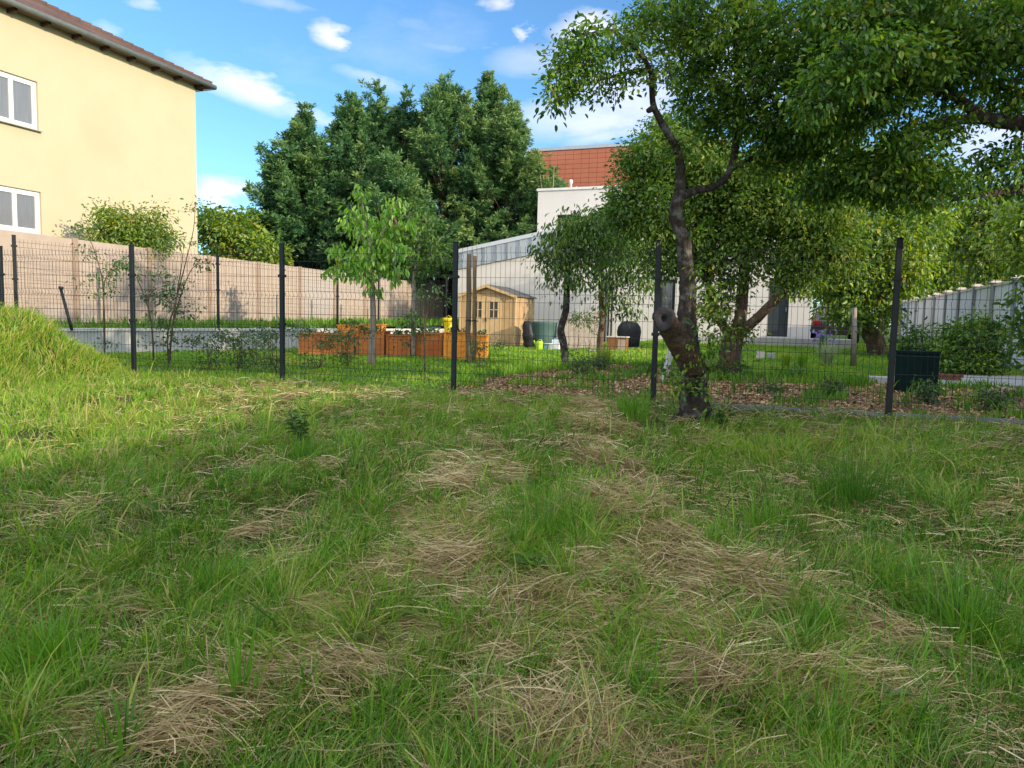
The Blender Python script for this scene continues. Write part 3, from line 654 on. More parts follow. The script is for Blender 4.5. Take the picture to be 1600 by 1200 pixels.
for px_, h_, lbl in ((859, 1.05, 'tall thin pale mast on the white roof in front of the red facade'), (842, .75, 'short thin leaning mast at the left corner of the white roof')):
    p = K0+V*(float(np.dot(onK(px_, 297)-K0, V)))+U*.5+Z*(kz1+.06); mt_ = thing('roof_mast', lbl, 'mast', p)
    MB().tube([p, p+Z*h_+V*(-.12 if px_ < 850 else .02)], [.016, .01], 5).build('pole', surf('pale_wood', (.42, .32, .22), bump=0), mt_); MB().box(p, .12, .12, .03, V).build('foot', zinc_l, mt_)
# red tiled block behind
red = surf('red_cladding', (.42, .145, .085), (.37, .125, .075), scale=1.4, rough=.75, bump=.1, c3=(.46, .18, .11), s3=.5, f3=.5)
Q0 = P3(T(822, 300, 47), 0); qz1 = hitp(838, 236, Q0, V)[2]; qroot = thing('red_building', 'tall building clad in brick red panels rising behind the white upper storey', 'building', P3(Q0, .5))
b = MB(); b.quadbox(Q0+V*6+U*5+Z*(qz1+.5)/2, V*6, U*5, Z*(qz1-.5)/2); b.build('wall', surf('dark_joint', (.16, .045, .03), bump=0), qroot)
b = MB(); zz = 5.2
while zz < qz1-.1:
    for i in range(24):
        b.quadbox(Q0+V*(.26+i*.5)-U*.012+Z*(zz+.14), V*.242, U*.01, Z*.134)
    zz += .285
b.build('cladding', red, qroot)
b = MB(); b.quadbox(Q0+V*6+U*5+Z*(qz1+.06), V*6.08, U*5.08, Z*.10); b.build('parapet_rim', zinc, qroot)
b = MB(); b.quadbox(Q0+V*.9-U*.05+Z*4.3, V*.5, U*.03, Z*.7); b.build('window', glass, qroot)

# ------------------------------------------------------------------ corrugated wall at the right
ww_m = surf('sheet_wall', (.74, .77, .82), (.66, .69, .75), scale=3, rough=.6, bump=.1, c3=(.50, .53, .56), s3=.6, f3=.5, stretch=(1, 1, .4)); wp_m = surf('wall_post', (.30, .32, .34), (.24, .26, .28), scale=5, bump=.2); cap_m = surf('wall_cap', (.68, .62, .54), (.58, .53, .46), scale=5, bump=.15)
S0 = P3(T(1586, 500, 18.2), 0); SD = U.copy()
def s_on(px): p = hitp(px, 500, S0, SD); return float(np.dot(p-S0, SD))
sroot = thing('boundary_wall', 'pale grey ribbed boundary wall with capped posts behind the green bush', 'wall', P3(S0, .4))
ztopS = hitp(1586, 436, S0, SD)[2]; nn = np.array([SD[1], -SD[0], 0])
s = s_on(1586)-2.05*7
for i in range(17):
    p = P3(S0+SD*s, .2); b = MB(); b.box(p, .16, .2, ztopS-.2, SD); o = b.build('post', wp_m, sroot)
    b = MB(); b.box(P3(p, ztopS), .27, .27, .04, SD); b.box(P3(p, ztopS+.04), .19, .19, .035, SD); b.build('post_cap', cap_m, o)
    if i < 16:
        b = MB(); pts = []; q = P3(S0+SD*(s+.08), .2)
        kk = 9; wseg = (2.05-.16)/kk
        for j in range(kk):
            c = q+SD*(wseg*(j+.5)); b.quadbox(c+Z*(ztopS-.3)/2, SD*(wseg*.38), nn*.035, Z*((ztopS-.3)/2)); 
        b.quadbox(q+SD*(2.05-.16)/2+Z*(ztopS-.3)/2, SD*((2.05-.16)/2), nn*.02, Z*((ztopS-.3)/2-.004)); b.build('panel', ww_m, sroot)
        b = MB(); b.quadbox(P3(q, ztopS-.06)+SD*(2.05-.16)/2, SD*((2.05-.16)/2), nn*.07, Z*.035); b.build('rail', cap_m if i < 99 else wp_m, sroot)
    s += 2.05

# ------------------------------------------------------------------ neighbour building on the sunny side (outside the frame; casts the meadow's shade)
NH = 5.2; NB = np.array([12.0, -6.3, 0]); nroot = thing('flat_block', 'plain rendered flat roofed block beyond the right hand boundary', 'building', P3(NB, .2))
nh = MB(); holes = [(2+i*3.2, 3.4+i*3.2, z_, z_+1.4) for i in range(6) for z_ in (1.2, 4.0)]
wall_with_holes(nh, NB+V*0-U*9, U, 22, .0, NH, holes, .15, V)
for a, b_ in ((NB-U*9, NB-U*9+V*8), (NB-U*9+V*8, NB+U*13+V*8), (NB+U*13+V*8, NB+U*13)):
    n = len(nh.v); nh.v += [P3(a, 0), P3(b_, 0), P3(b_, NH), P3(a, NH)]; nh.f.append([n, n+1, n+2, n+3])
n = len(nh.v); nh.v += [P3(NB-U*9, NH), P3(NB+U*13, NH), P3(NB+U*13+V*8, NH), P3(NB-U*9+V*8, NH)]; nh.f.append([n, n+1, n+2, n+3])
nh.build('wall', wr, nroot)
for hh in holes: window(nroot, NB-U*9, U, hh[0], hh[1], hh[2], hh[3], .1, V, glass)

# ------------------------------------------------------------------ garden shed
shed_m = surf('shed_board', (.53, .36, .19), (.38, .25, .13), scale=5, rough=.8, bump=.3, stretch=(1, 1, .25), c3=(.32, .22, .14), s3=1.6, f3=.7); trim_w = surf('shed_trim', (.60, .43, .24), (.47, .33, .18), scale=7, bump=.2); felt = surf('roof_felt', (.12, .12, .115), (.08, .08, .08), scale=12, bump=.5)
SH = P3(T(803.5, 541, 26.2), .37); wS, dS = 2.12, 1.95; f0 = SH-V*wS   # front left corner
sroot2 = thing('garden_shed', 'small wooden garden shed with double doors and shallow pitched felt roof', 'shed', SH-V*wS/2)
he = hitp(803.5, 461.5, SH, V)[2]-SH[2]; ha = hitp(759, 446, SH, V)[2]-SH[2]
b = MB(); nb_ = 20
for wall_i, (p, d, ln) in enumerate(((f0, V, wS), (SH, U, dS), (f0, U, dS), (f0+U*dS, V, wS))):
    for r_ in range(int(he/.12)):
        nrm = [-U, V, -V, U][wall_i]
        b.quadbox(p+d*ln/2+Z*(r_*.12+.06)+nrm*(.0), d*ln/2, nrm*(.012+.0015*(r_ % 2)), Z*.0585)
    b.quadbox(p+d*ln/2+Z*he/2-[-U, V, -V, U][wall_i]*.012, d*(ln/2-.01), [-U, V, -V, U][wall_i]*.008, Z*he/2)
for off in (0, dS): b.prism([f0+Z*he+U*off, SH+Z*he+U*off, f0+V*wS/2+Z*(ha-.03)+U*off], U*.02)
b.build('wall', shed_m, sroot2)
b = MB()
for sgn, c in ((1, SH), (-1, f0)):
    ap = f0+V*wS/2+Z*ha; ea = c+Z*(he)+V*sgn*.12-Z*.05
    b.prism([ap-U*.15, ea-U*.15, ea-U*.15+Z*.035, ap-U*.15+Z*.035], U*(dS+.3))
rf_ = b.build('roof', felt, sroot2)
b = MB()
for sgn, c in ((1, SH), (-1, f0)):
    ap = f0+V*wS/2+Z*(ha-.0); ea = c+Z*(he-.05)+V*sgn*.12
    b.prism([ap-U*.17-Z*.07, ea-U*.17-Z*.07, ea-U*.17+Z*.03, ap-U*.17+Z*.03], U*.018)
b.build('bargeboard', trim_w, rf_)
for p in (f0, SH, SH+U*dS, f0+U*dS): MB().box(p, .07, .07, he, V).build('corner_post', trim_w, sroot2)
for pa, pb in ((735.5, 758.5), (760, 783.5)):
    a, c = hitp(pa, 500, SH, V), hitp(pb, 500, SH, V); wd = np.linalg.norm(c-a); o = P3(a, SH[2]+.04)-U*.03; hd = hitp(760, 463, SH, V)[2]-SH[2]-.06
    b = MB(); wz0 = hitp(760, 497, SH, V)[2]-o[2]; wz1 = hitp(760, 470.5, SH, V)[2]-o[2]; m_ = wd*.2
    nbd = 5
    for i in range(nbd): b.quadbox(o+V*(wd*(i+.5)/nbd)+Z*(wz0/2), V*(wd/nbd/2-.002), U*.012, Z*(wz0/2))
    b.quadbox(o+V*m_/2+Z*(wz0+hd)/2, V*m_/2, U*.012, Z*(hd-wz0)/2); b.quadbox(o+V*(wd-m_/2)+Z*(wz0+hd)/2, V*m_/2, U*.012, Z*(hd-wz0)/2); b.quadbox(o+V*wd/2+Z*(wz1+hd)/2, V*(wd/2-m_), U*.012, Z*(hd-wz1)/2)
    dr = b.build('door', trim_w, sroot2)
    b = MB(); b.quadbox(o+V*wd/2+Z*(wz0+wz1)/2+U*.002, V*(wd/2-m_), U*.004, Z*(wz1-wz0)/2); b.build('door_pane', glass, dr)
    b = MB(); b.quadbox(o+V*wd/2+Z*(wz0+wz1)/2-U*.01, V*.014, U*.01, Z*(wz1-wz0)/2); b.quadbox(o+V*wd/2+Z*(wz0+wz1)/2-U*.012, V*(wd/2-m_), U*.008, Z*.014)
    for q_ in (m_, wd-m_): b.quadbox(o+V*q_+Z*(wz0+wz1)/2-U*.013, V*.02, U*.01, Z*(wz1-wz0)/2+Z*.02)
    for q_ in (wz0, wz1): b.quadbox(o+V*wd/2+Z*q_-U*.015, V*(wd/2-m_-.02), U*.01, Z*.02)
    b.build('muntins', trim_w, dr)
MB().quadbox(hitp(760, 503, SH, V)*[1, 1, 0]+Z*(SH[2]+.95)-U*.06, V*.015, U*.02, Z*.06).build('door_handle', anth, sroot2)

# ------------------------------------------------------------------ orange planters
def planter(px0, px1, ytop, ybot, Y, mat, label, wdep=.9, name='planter_box', plants=6):
    p = T(px0, ybot, Y); q = T(px1, ybot, Y); z0 = gz(p[0], p[1])*1.0; D = q-p; D[2] = 0; ln = np.linalg.norm(D); D /= ln; e = np.array([-D[1], D[0], 0])
    h = T((px0+px1)/2, ytop, Y)[2]-z0; c = P3((p+q)/2, z0)+e*wdep/2; root = thing(name, label, 'planter', c, 'orange wooden raised planters on the lawn')
    b = MB(); nb = max(3, int(h/.14))
    for r_ in range(nb):
        zc = (r_+.5)*h/nb; hh = h/nb/2-.003
        for sd in (-1, 1):
            b.quadbox(c+e*sd*(wdep/2-.012)+Z*zc, D*(ln/2-.02), e*.012, Z*hh); b.quadbox(c+D*sd*(ln/2-.012)+Z*zc, D*.012, e*(wdep/2-.024), Z*hh)
    b.build('boards', mat, root)
    for i in (-1, 1):
        for j in (-1, 1): MB().quadbox(c+D*i*(ln/2-.03)+e*j*(wdep/2+.012)+Z*h/2, D*.03, e*.012, Z*h/2).build('corner_post', mat, root)
    b = MB()
    for j in (-1, 1): b.quadbox(c+e*j*(wdep/2-.01)+Z*(h+.014), D*(ln/2+.02), e*.04, Z*.014); b.quadbox(c+D*j*(ln/2-.01)+Z*(h+.012), D*.04, e*(wdep/2-.06), Z*.012)
    b.build('rim', mat, root)
    MB().quadbox(c+Z*(h-.09), D*(ln/2-.03), e*(wdep/2-.03), Z*.02).build('soil', surf('bed_soil', (.06, .04, .025), scale=20, bump=.8), root)
    if plants:
        n = plants*14; P = c+D*RG.uniform(-ln/2+.08, ln/2-.08, n)[:, None]+e*RG.uniform(-wdep/2+.1, wdep/2-.1, n)[:, None]+Z*(h-.06+RG.uniform(0, .16, n))[:, None]
        leaves('plants', P, RG.normal(size=(n, 3))+Z*.9, RG.normal(size=(n, 3))+Z, RG.uniform(.05, .12, n), RG.uniform(.015, .03, n), leaf_a, root, RG.random(n))
orange = surf('orange_stain_lit', (.88, .36, .05), (.76, .28, .035), scale=5, rough=.6, bump=.2, stretch=(1, 1, 4), c3=(.66, .24, .04), s3=1.5, f3=.5); orange_shade = surf('orange_stain_shade', (.58, .20, .05), (.44, .14, .035), scale=5, rough=.65, bump=.2, stretch=(1, 1, 4), c3=(.30, .09, .03), s3=1.5, f3=.6)  # one orange stain; sun and shade put into two tones of it
leaf_a = leafmat('leaf_mid', [(0, (.02, .05, .012)), (.5, (.06, .14, .025)), (1, (.16, .26, .04))])
planter(467, 553, 523, 556, 17.6, orange_shade, 'longest shade toned orange planter box, at the left end of the row', 1.0)
planter(556, 600, 519, 556, 17.7, orange_shade, 'shade toned orange planter box just left of the young cherry trunk', .9)
planter(603, 641, 525, 556, 17.8, orange_shade, 'shade toned orange planter box just right of the young cherry trunk', .9)
planter(644, 690, 522, 556, 17.9, orange_shade, 'shade toned orange planter box beside the slim pale young trunk', .9)
planter(693, 729, 521, 558, 17.3, orange, 'sun toned orange planter box below the yellow bin', .8)
planter(731, 761, 525, 557, 17.5, orange, 'sun toned orange planter box behind the two wooden stakes', .8)
planter(527, 559, 509, 545, 19.6, orange, 'sun toned orange planter box showing above the longest shade toned one', .7)
planter(566, 596, 508, 545, 19.9, orange, 'sun toned orange planter box at the back, left of the cherry trunk', .7)

def prop(name, label, cat, p): return thing(name, label, cat, p)
yel = surf('yellow_plastic', (.80, .66, .03), (.72, .58, .02), scale=6, rough=.4, bump=.02)
p = P3(T(701, 520, 19.3), .4); r = thing('yellow_bin', 'tall yellow plastic bin with a wide rim behind the planters', 'bin', p)
MB().lathe(p, [(.10, 0), (.11, .55), (.135, .9), (.135, .93), (.12, .93), (.11, .6)], 18).build('body', yel, r, smooth=True)
MB().lathe(p+Z*.86, [(.15, 0), (.165, .03), (.165, .09), (.14, .10)], 18).build('rim', yel, r, smooth=True)
MB().tube([p+Z*.95-V*.1, p+Z*1.02, p+Z*.95+V*.1], .012, 6).build('handle', yel, r)
# wooden stakes
stk_m = surf('stake_wood', (.20, .15, .10), (.11, .085, .06), scale=14, rough=.9, bump=.6, stretch=(1, 1, .12))
for (xa, ya, xb, yb, Y, r0, lbl) in [(733, 397, 732, 556, 15.6, .060, 'dark weathered round stake, left of the pair before the shed'), (742, 400, 741, 553, 16.0, .052, 'lighter brown round stake, right of the pair before the shed')]:
    a, b_ = T(xa, ya, Y), T(xb, yb, Y); b_[2] = .4; t_ = thing('wooden_stake', lbl, 'stake', b_)
    pts = [b_+(a-b_)*k/7+RG.normal(size=3)*.008*(0 < k < 7) for k in range(8)]
    MB().tube(pts, [r0*(1-.03*k) for k in range(8)], 12, jitter=.05).build('pole', stk_m if r0 > .055 else surf('stake_wood_light', (.30, .20, .11), (.17, .12, .07), scale=14, bump=.6, stretch=(1, 1, .12)), t_, smooth=True)
    MB().tube([b_+Z*.9+V*.08, b_+Z*.92-U*.085, b_+Z*.9-V*.08, b_+Z*.9+U*.085, b_+Z*.9+V*.08], .01, 5).build('tie', anth, t_)
# leaning black pole
a, b_ = T(95, 452, 14.5), T(112, 502, 14.3); b_[2] = .95; t_ = thing('black_pole', 'short black pole leaning beside the grass mound', 'pole', b_)
MB().tube([b_, a], .028, 8).build('shaft', anth, t_, smooth=True); MB().tube([a, a+(a-b_)*.07+V*.03], .045, 8).build('head', anth, t_, smooth=True)
# water butt and things beside the shed
wbm = surf('green_plastic', (.065, .13, .12), (.05, .10, .095), scale=3, rough=.5, bump=.1, stretch=(1, 1, .1)); blk = surf('black_plastic', (.012, .013, .016), (.02, .02, .024), scale=6, rough=.5, bump=.3)
p = P3(T(848, 541, 25.6), .39); t_ = thing('water_butt', 'large dark green water butt by the white wall', 'water butt', p)
MB().lathe(p, [(.40, 0), (.44, .2), (.47, .5), (.475, .8), (.49, .83), (.49, .88)], 28).build('barrel', wbm, t_, smooth=True)
MB().lathe(p+Z*.87, [(.50, 0), (.50, .03), (.3, .05)], 28).build('lid', surf('lid_green', (.08, .15, .135), bump=.02), t_, smooth=True)
p = P3(T(826, 542, 24.9), .39); t_ = thing('folded_tarp', 'black folded tarp stood upright against the shed corner', 'tarp', p)
b = MB(); pr_ = []
for j in range(9):
    z_ = j/8*.92; wv = .10+.10*math.sin(j/8*3.0)+.02*math.sin(j*2.1)
    ring = [p+V*(math.cos(q/10*6.283)*wv*(1+.16*math.sin(q*2.7+j*.6))-.07*z_)+U*math.sin(q/10*6.283)*wv*.7+Z*z_ for q in range(10)]; pr_.append(ring)
n0 = 0
for ring in pr_: b.v += ring
for j in range(8):
    for q in range(10): b.f.append([j*10+q, j*10+(q+1) % 10, (j+1)*10+(q+1) % 10, (j+1)*10+q])
b.f.append(list(range(80, 90))); b.build('cloth', blk, t_, smooth=True)
lime = surf('lime_plastic', (.42, .68, .03), bump=.02, rough=.4)
p = P3(T(843, 542, 23.8), .39); t_ = thing('watering_can', 'lime green watering can in front of the water butt', 'watering can', p)
MB().lathe(p, [(.10, 0), (.105, .05), (.12, .24), (.09, .29), (.085, .29)], 16).build('body', lime, t_, smooth=True); MB().tube([p-V*.07+Z*.27, p-V*.02+Z*.34, p+V*.06+Z*.33, p+V*.11+Z*.2], .014, 6).build('handle', lime, t_, smooth=True); MB().tube([p-V*.10+Z*.08, p-V*.2+Z*.3], [.02, .03], 7).build('spout', lime, t_, smooth=True)
blu = surf('blue_print', (.10, .28, .60), bump=0); whp = surf('white_plastic', (.68, .72, .78), (.6, .66, .74), scale=4, rough=.5, bump=.05)
p = P3(T(857, 542, 23.9), .39); t_ = thing('white_tub', 'low white tub with a blue mark beside the lime watering can', 'tub', p)
MB().lathe(p, [(.12, 0), (.15, .2), (.16, .2), (.16, .22), (.14, .22)], 18).build('tub', whp, t_, smooth=True); MB().quadbox(p-U*.147+Z*.1-V*.05, V*.05, U*.006, Z*.05).build('mark', blu, t_)
p = P3(T(869, 541, 24.1), .39); t_ = thing('white_canister', 'taller pale blue white canister by the dark leaning trunk', 'canister', p)
MB().box(p, .26, .2, .34, V).build('body', whp, t_, bevel=.02); MB().lathe(p+Z*.34-V*.06, [(.035, 0), (.035, .05)], 10).build('cap', blu, t_)
# pale stone stack
stm = surf('pale_stone', (.50, .42, .34), (.36, .30, .25), scale=9, bump=.6, c3=(.30, .24, .19), s3=3, f3=.6)
p = P3(T(905, 547, 24.6), .39); t_ = thing('leaning_boards', 'pale weathered boards leaning on the white wall between two trunks', 'boards', p)
for i in range(6):
    o = p+V*(-.5+i*.19); hgt = RG.uniform(.95, 1.35)
    MB().quadbox(o+Z*hgt/2+U*(.15+hgt*.12), V*.085, U*.016, Z*hgt/2+U*hgt*.12).build('board', stm, t_)
# bench box
bwm = surf('brown_wood', (.26, .12, .05), (.18, .08, .035), scale=8, bump=.3); stn = surf('light_stone', (.56, .54, .52), (.48, .46, .44), scale=7, bump=.3)
p = P3(T(965, 546, 23.5), .40); t_ = thing('garden_cabinet', 'small brown wooden cabinet with pale top near the downpipes', 'cabinet', p)
MB().box(p, .60, .4, .46, V).build('body', bwm, t_, bevel=.01); MB().box(p+Z*.46, .66, .46, .035, V).build('top', stn, t_, bevel=.006); MB().quadbox(p+V*.16-U*.203+Z*.21, V*.12, U*.008, Z*.19).build('door', surf('pale_door', (.42, .32, .25), bump=.1), t_)
p = P3(T(982, 545, 25.0), .42); t_ = thing('covered_barbecue', 'barbecue under a black cover behind the brown cabinet', 'barbecue', p)
MB().lathe(p, [(.30, 0), (.33, .3), (.36, .62), (.33, .78), (.24, .92), (.10, .97)], 14, sx=1.15, sy=.7).build('cover', blk, t_, smooth=True)
MB().tube([p+V*.4+Z*.05, p+V*.4+Z*.12], .06, 10).build('wheel', blk, t_, smooth=True)
ST = [(962, 550, .22), (978, 551, .2), (992, 551, .26), (946, 551, .2), (930, 550, .24)]
for i, (sx__, sy__, sz__) in enumerate(ST):
    p = P3(G(sx__, sy__, .4), .39); lb = ['pale paving stone under the brown cabinet door', 'pale paving stone just right of the cabinet', 'widest pale paving stone, right of the row by the cabinet', 'pale stone just right of the second slim trunk', 'pale stone left of the second slim trunk'][i]
    o = MB().box(p, sz__*1.4, sz__, .07, V).build('paving_stone', stn, at=p, bevel=.015); tag(o, lb, 'stone', 'loose pale stones before the terrace')
p = P3(T(1188, 556, 19.5), .47); t_ = thing('concrete_block', 'two pale grey hollow blocks lying on the lawn below the dark door', 'block', p)
MB().box(p, .22, .2, .2, V).build('block', stn, t_, bevel=.01); MB().box(p+V*.27-U*.05, .2, .2, .16, V).build('block', surf('grey_block', (.34, .34, .36), bump=.3), t_, bevel=.01)
# white folding trestle
wt_m = surf('white_paint_wood', (.60, .62, .66), (.5, .52, .56), scale=8, bump=.2)
p = P3(G(1036, 598, .4), .40); t_ = thing('white_trestle', 'white wooden folding trestle beyond the fence beside the old trunk', 'trestle', p)
tp = p+Z*.62+V*.1
for k_, (a, b_) in enumerate(((p-V*.03, tp), (p+V*.30+U*.1, tp+V*.06), (p-V*.03+U*.45, tp+U*.4), (p+V*.3+U*.5, tp+V*.06+U*.4))): MB().tube([a, b_], [.028, .034], 4, ph=.785).build('leg', wt_m, t_)
MB().quadbox(tp+V*.03+U*.2+Z*.02, V*.07, U*.26, Z*.018).build('top', wt_m, t_)

# green utility cabinet
gcm = surf('dark_green_metal', (.006, .022, .020), (.004, .016, .015), scale=5, rough=.7, bump=.05, spec=.1)
cL = P3(T(1396, 610, 11.0), .36); cR_ = P3(T(1437, 611, 10.75), .36); t_ = thing('utility_cabinet', 'dark green metal utility cabinet just right of the tall fence post', 'cabinet', cL)
cB = P3(T(1465, 612, 11.0), .36); hz_ = T(1437, 549, 10.8)[2]-.36; b = MB(); cD = cL+(cB-cR_)
b.prism([cL, cR_, cB, cD], Z*(hz_-.04)); b.build('body', gcm, t_, bevel=.008)
b = MB(); e_ = .02; cen = (cL+cB)/2; b.prism([cen+(q-cen)*1.04+Z*(hz_-.04) for q in (cL, cR_, cB, cD)], Z*.04); b.build('lid', gcm, t_, bevel=.006)
ddv = (cR_-cL); b = MB(); b.quadbox((cL+cR_)/2+Z*hz_*.48+np.array([ddv[1], -ddv[0], 0])/np.linalg.norm(ddv)*.006, ddv*.45, np.array([-ddv[1], ddv[0], 0])/np.linalg.norm(ddv)*.006, Z*hz_*.42); b.build('door', gcm, t_)
# right hand paving and bits
pv_ = MB(); a, b_, c, d = [P3(G(*q, .42), .425) for q in ((1375, 583), (1600, 592), (1700, 604), (1385, 593))]
q1, q2, q3, q4 = G(1440, 584, .44), G(1760, 592, .44), G(1760, 608, .44), G(1440, 600, .44)
pv_.prism([P3(q4, .38), P3(q3, .38), P3(q2, .38), P3(q1, .38)], Z*.075); tag(pv_.build('garden_path', pave_m), kind='structure')
p = P3(T(1382, 590, 12.6), .38); o = MB().box(p, .5, .25, .14, V).build('kerb_stone', stn, at=p, bevel=.01); tag(o, 'pale kerb stone lying left of the green utility cabinet', 'stone')
p = P3(G(1474, 593, .46), .45); t_ = thing('brick_stack', 'low stack of red bricks right of the utility cabinet', 'bricks', p)
for j in range(2):
    for i in range(3): MB().box(p+V*(i*.15-.1+.03*j)+Z*j*.056, .14, .1, .052, V).build('brick', surf('red_brick', (.22, .07, .05), bump=.3), t_, bevel=.004)
n = 900; cc = P3(T(1572, 612, 10.6), .38); x = RG.normal(size=n)*.33; y = RG.normal(size=n)*.25; z_ = np.exp(-(x/.4)**2-(y/.3)**2)*.16*RG.random(n)
c = cc+np.stack([x, y, z_], 1); a = RG.uniform(0, 6.28, n); l_ = RG.uniform(.02, .09, n); d1 = np.stack([np.cos(a), np.sin(a), RG.normal(size=n)*.3], 1)*l_[:, None]; d2 = np.stack([-np.sin(a), np.cos(a), RG.normal(size=n)*.5], 1)*(l_*.18)[:, None]
vv = np.stack([c-d1-d2, c+d1-d2, c+d1+d2, c-d1+d2], 1).reshape(-1, 3)
o = arr_mesh('bark_heap', vv, quads=np.arange(n)[:, None]*4+np.array([[0, 1, 2, 3]]), mat=surf('pale_bark', (.50, .40, .30), (.25, .18, .13), scale=9, bump=.2), var=np.repeat(RG.random(n), 4)); tag(o, kind='stuff')

# ------------------------------------------------------------------ parked car
paint = surf('car_paint', (.035, .018, .04), (.03, .016, .036), scale=2, rough=.25, bump=0, spec=.7); tyre = surf('tyre', (.015, .015, .015), bump=.1)
cp_ = P3(T(1305, 536, 28.3), .72); cd = U; ce = V; t_ = thing('parked_car', 'dark plum hatchback parked tail towards the garden under the small tree', 'car', cp_)
prof = [(0, .32), (-.02, .62), (.05, .86), (.12, .92), (.42, 1.38), (1.0, 1.47), (2.2, 1.42), (2.9, .98), (3.7, .88), (4.0, .62), (4.0, .32)]
n0 = []; b = MB()
for (wv, pf) in ((.80, prof),):
    Ls_ = [cp_-ce*(.86-(.18 if z_ > 1 else .05 if z_ > .8 else 0))+cd*s_+Z*z_ for s_, z_ in pf]; Rs_ = [cp_+ce*(.86-(.18 if z_ > 1 else .05 if z_ > .8 else 0))+cd*s_+Z*z_ for s_, z_ in pf]
    b.v = Ls_+Rs_; k = len(pf); b.f = [[i, (i+1) % k, k+(i+1) % k, k+i] for i in range(k)]+[list(range(k))[::-1], list(range(k, 2*k))]
b.build('body', paint, t_, bevel=.04)
MB().quadbox(cp_+cd*.24+Z*1.15-cd*.03, ce*.58, cd*.012, Z*.17+cd*.11).build('rear_window', glass, t_)
for s_ in (-1, 1):
    MB().quadbox(cp_+ce*s_*.70+cd*.02+Z*.78, ce*.12, cd*.03, Z*.07).build('tail_light', surf('tail_red', (.35, .01, .01), rough=.3, bump=0), t_)
    for q_ in (.75, 3.2): MB().tube([cp_+ce*s_*.68+cd*q_+Z*.31, cp_+ce*s_*.87+cd*q_+Z*.31], .31, 20).build('wheel', tyre, t_)
    MB().quadbox(cp_+ce*s_*.95+cd*2.6+Z*1.0, ce*.08, cd*.05, Z*.06).build('mirror', paint, t_)
MB().quadbox(cp_-cd*.035+Z*.70, ce*.24, cd*.006, Z*.055).build('number_plate', surf('plate_white', (.65, .65, .66), bump=0), t_)
MB().quadbox(cp_-cd*.03+Z*.42, ce*.82, cd*.04, Z*.09).build('bumper', paint, t_, bevel=.02)
# ------------------------------------------------------------------ foliage materials
bark = surf('old_bark', (.075, .058, .046), (.016, .013, .012), scale=20, rough=.95, bump=1.0, bscale=45, bdist=.03, c3=(.20, .20, .19), s3=11, f3=.75, stretch=(1, 1, .35))
bark2 = surf('warm_bark', (.17, .11, .07), (.06, .04, .03), scale=16, rough=.95, bump=.9, bscale=40, bdist=.02, c3=(.25, .2, .15), s3=5, f3=.6, stretch=(1, 1, .35))
bark3 = surf('pale_bark_young', (.30, .26, .22), (.19, .165, .14), scale=18, rough=.9, bump=.5, stretch=(1, 1, .3))
leaf_old = leafmat('leaf_old', [(0, (.014, .05, .010)), (.3, (.045, .13, .018)), (.6, (.125, .265, .030)), (.88, (.27, .39, .045)), (1, (.34, .32, .06))], trans=.42, gloss=.035)
leaf_mid = leafmat('leaf_garden', [(0, (.022, .065, .014)), (.4, (.06, .15, .022)), (.7, (.13, .25, .03)), (.92, (.21, .33, .04)), (1, (.30, .35, .055))], trans=.45, gloss=.04)
leaf_yel = leafmat('leaf_sunny', [(0, (.03, .08, .015)), (.4, (.10, .21, .018)), (.75, (.23, .34, .022)), (.95, (.36, .40, .03)), (1, (.46, .36, .05))], trans=.45, gloss=.06)
leaf_con = leafmat('leaf_conifer', [(0, (.016, .058, .032)), (.35, (.045, .13, .056)), (.7, (.105, .22, .075)), (1, (.21, .30, .09))], trans=.18, gloss=.02)
leaf_chy = leafmat('leaf_cherry', [(0, (.07, .19, .02)), (.5, (.17, .40, .035)), (.88, (.30, .50, .05)), (1, (.36, .18, .08))], trans=.45, gloss=.06)
leaf_shr = leafmat('leaf_shrub', [(0, (.025, .07, .018)), (.5, (.07, .16, .03)), (1, (.15, .25, .05))], trans=.35, gloss=.06)

# ------------------------------------------------------------------ old fruit tree in the meadow
Y0 = 7.45; b0 = T(1086, 662, Y0); b0[2] = float(gz(b0[0], b0[1]))-.05
ot = Tree('old_fruit_tree', 'gnarled old fruit tree in the meadow with a sawn off stub on its trunk', b0, bark, leaf_old, sides=12)
def TT(l): return [T(*q) for q in l]
tr = ot.limb([b0+[-.04, 0, 0]]+TT([(1086, 640, Y0), (1082, 590, 7.45), (1074, 520, 7.5), (1074, 450, 7.5), (1068, 380, 7.45), (1056, 335, 7.4), (1063, 300, 7.4)]), [.205, .155, .122, .100, .080, .070, .064, .058], sub=14, wob=.003, sides=36, rough=.085)
lm = ot.limb(TT([(1063, 300, 7.4), (1064, 270, 7.4), (1058, 235, 7.3), (1042, 206, 7.2), (1029, 183, 7.15), (1020, 160, 7.1), (1018, 115, 7.0)]), [.056, .046, .040, .036, .032, .028, .024], wob=.006, rough=.05)
ot.limb(TT([(1018, 115, 7.0), (1008, 95, 6.95), (994, 77, 6.9), (975, 60, 6.85), (957, 47, 6.8), (930, 50, 6.75), (905, 58, 6.7)]), [.027, .022, .019, .015, .013, .010, .006], wob=.004, sides=6)
ot.limb(TT([(1015, 108, 7.0), (995, 110, 6.95), (970, 116, 6.9), (940, 124, 6.9), (905, 132, 6.9), (880, 136, 6.9)]), [.020, .017, .015, .013, .009, .005], wob=.004, sides=6)
ot.limb(TT([(1022, 168, 7.12), (1013, 173, 7.05)]), [.034, .026], sides=7, attach=False)
ot.limb(TT([(1058, 312, 7.4), (1085, 298, 7.5), (1115, 292, 7.6), (1138, 272, 7.7), (1148, 240, 7.75)]), [.046, .040, .036, .034, .032], wob=.006, rough=.05)
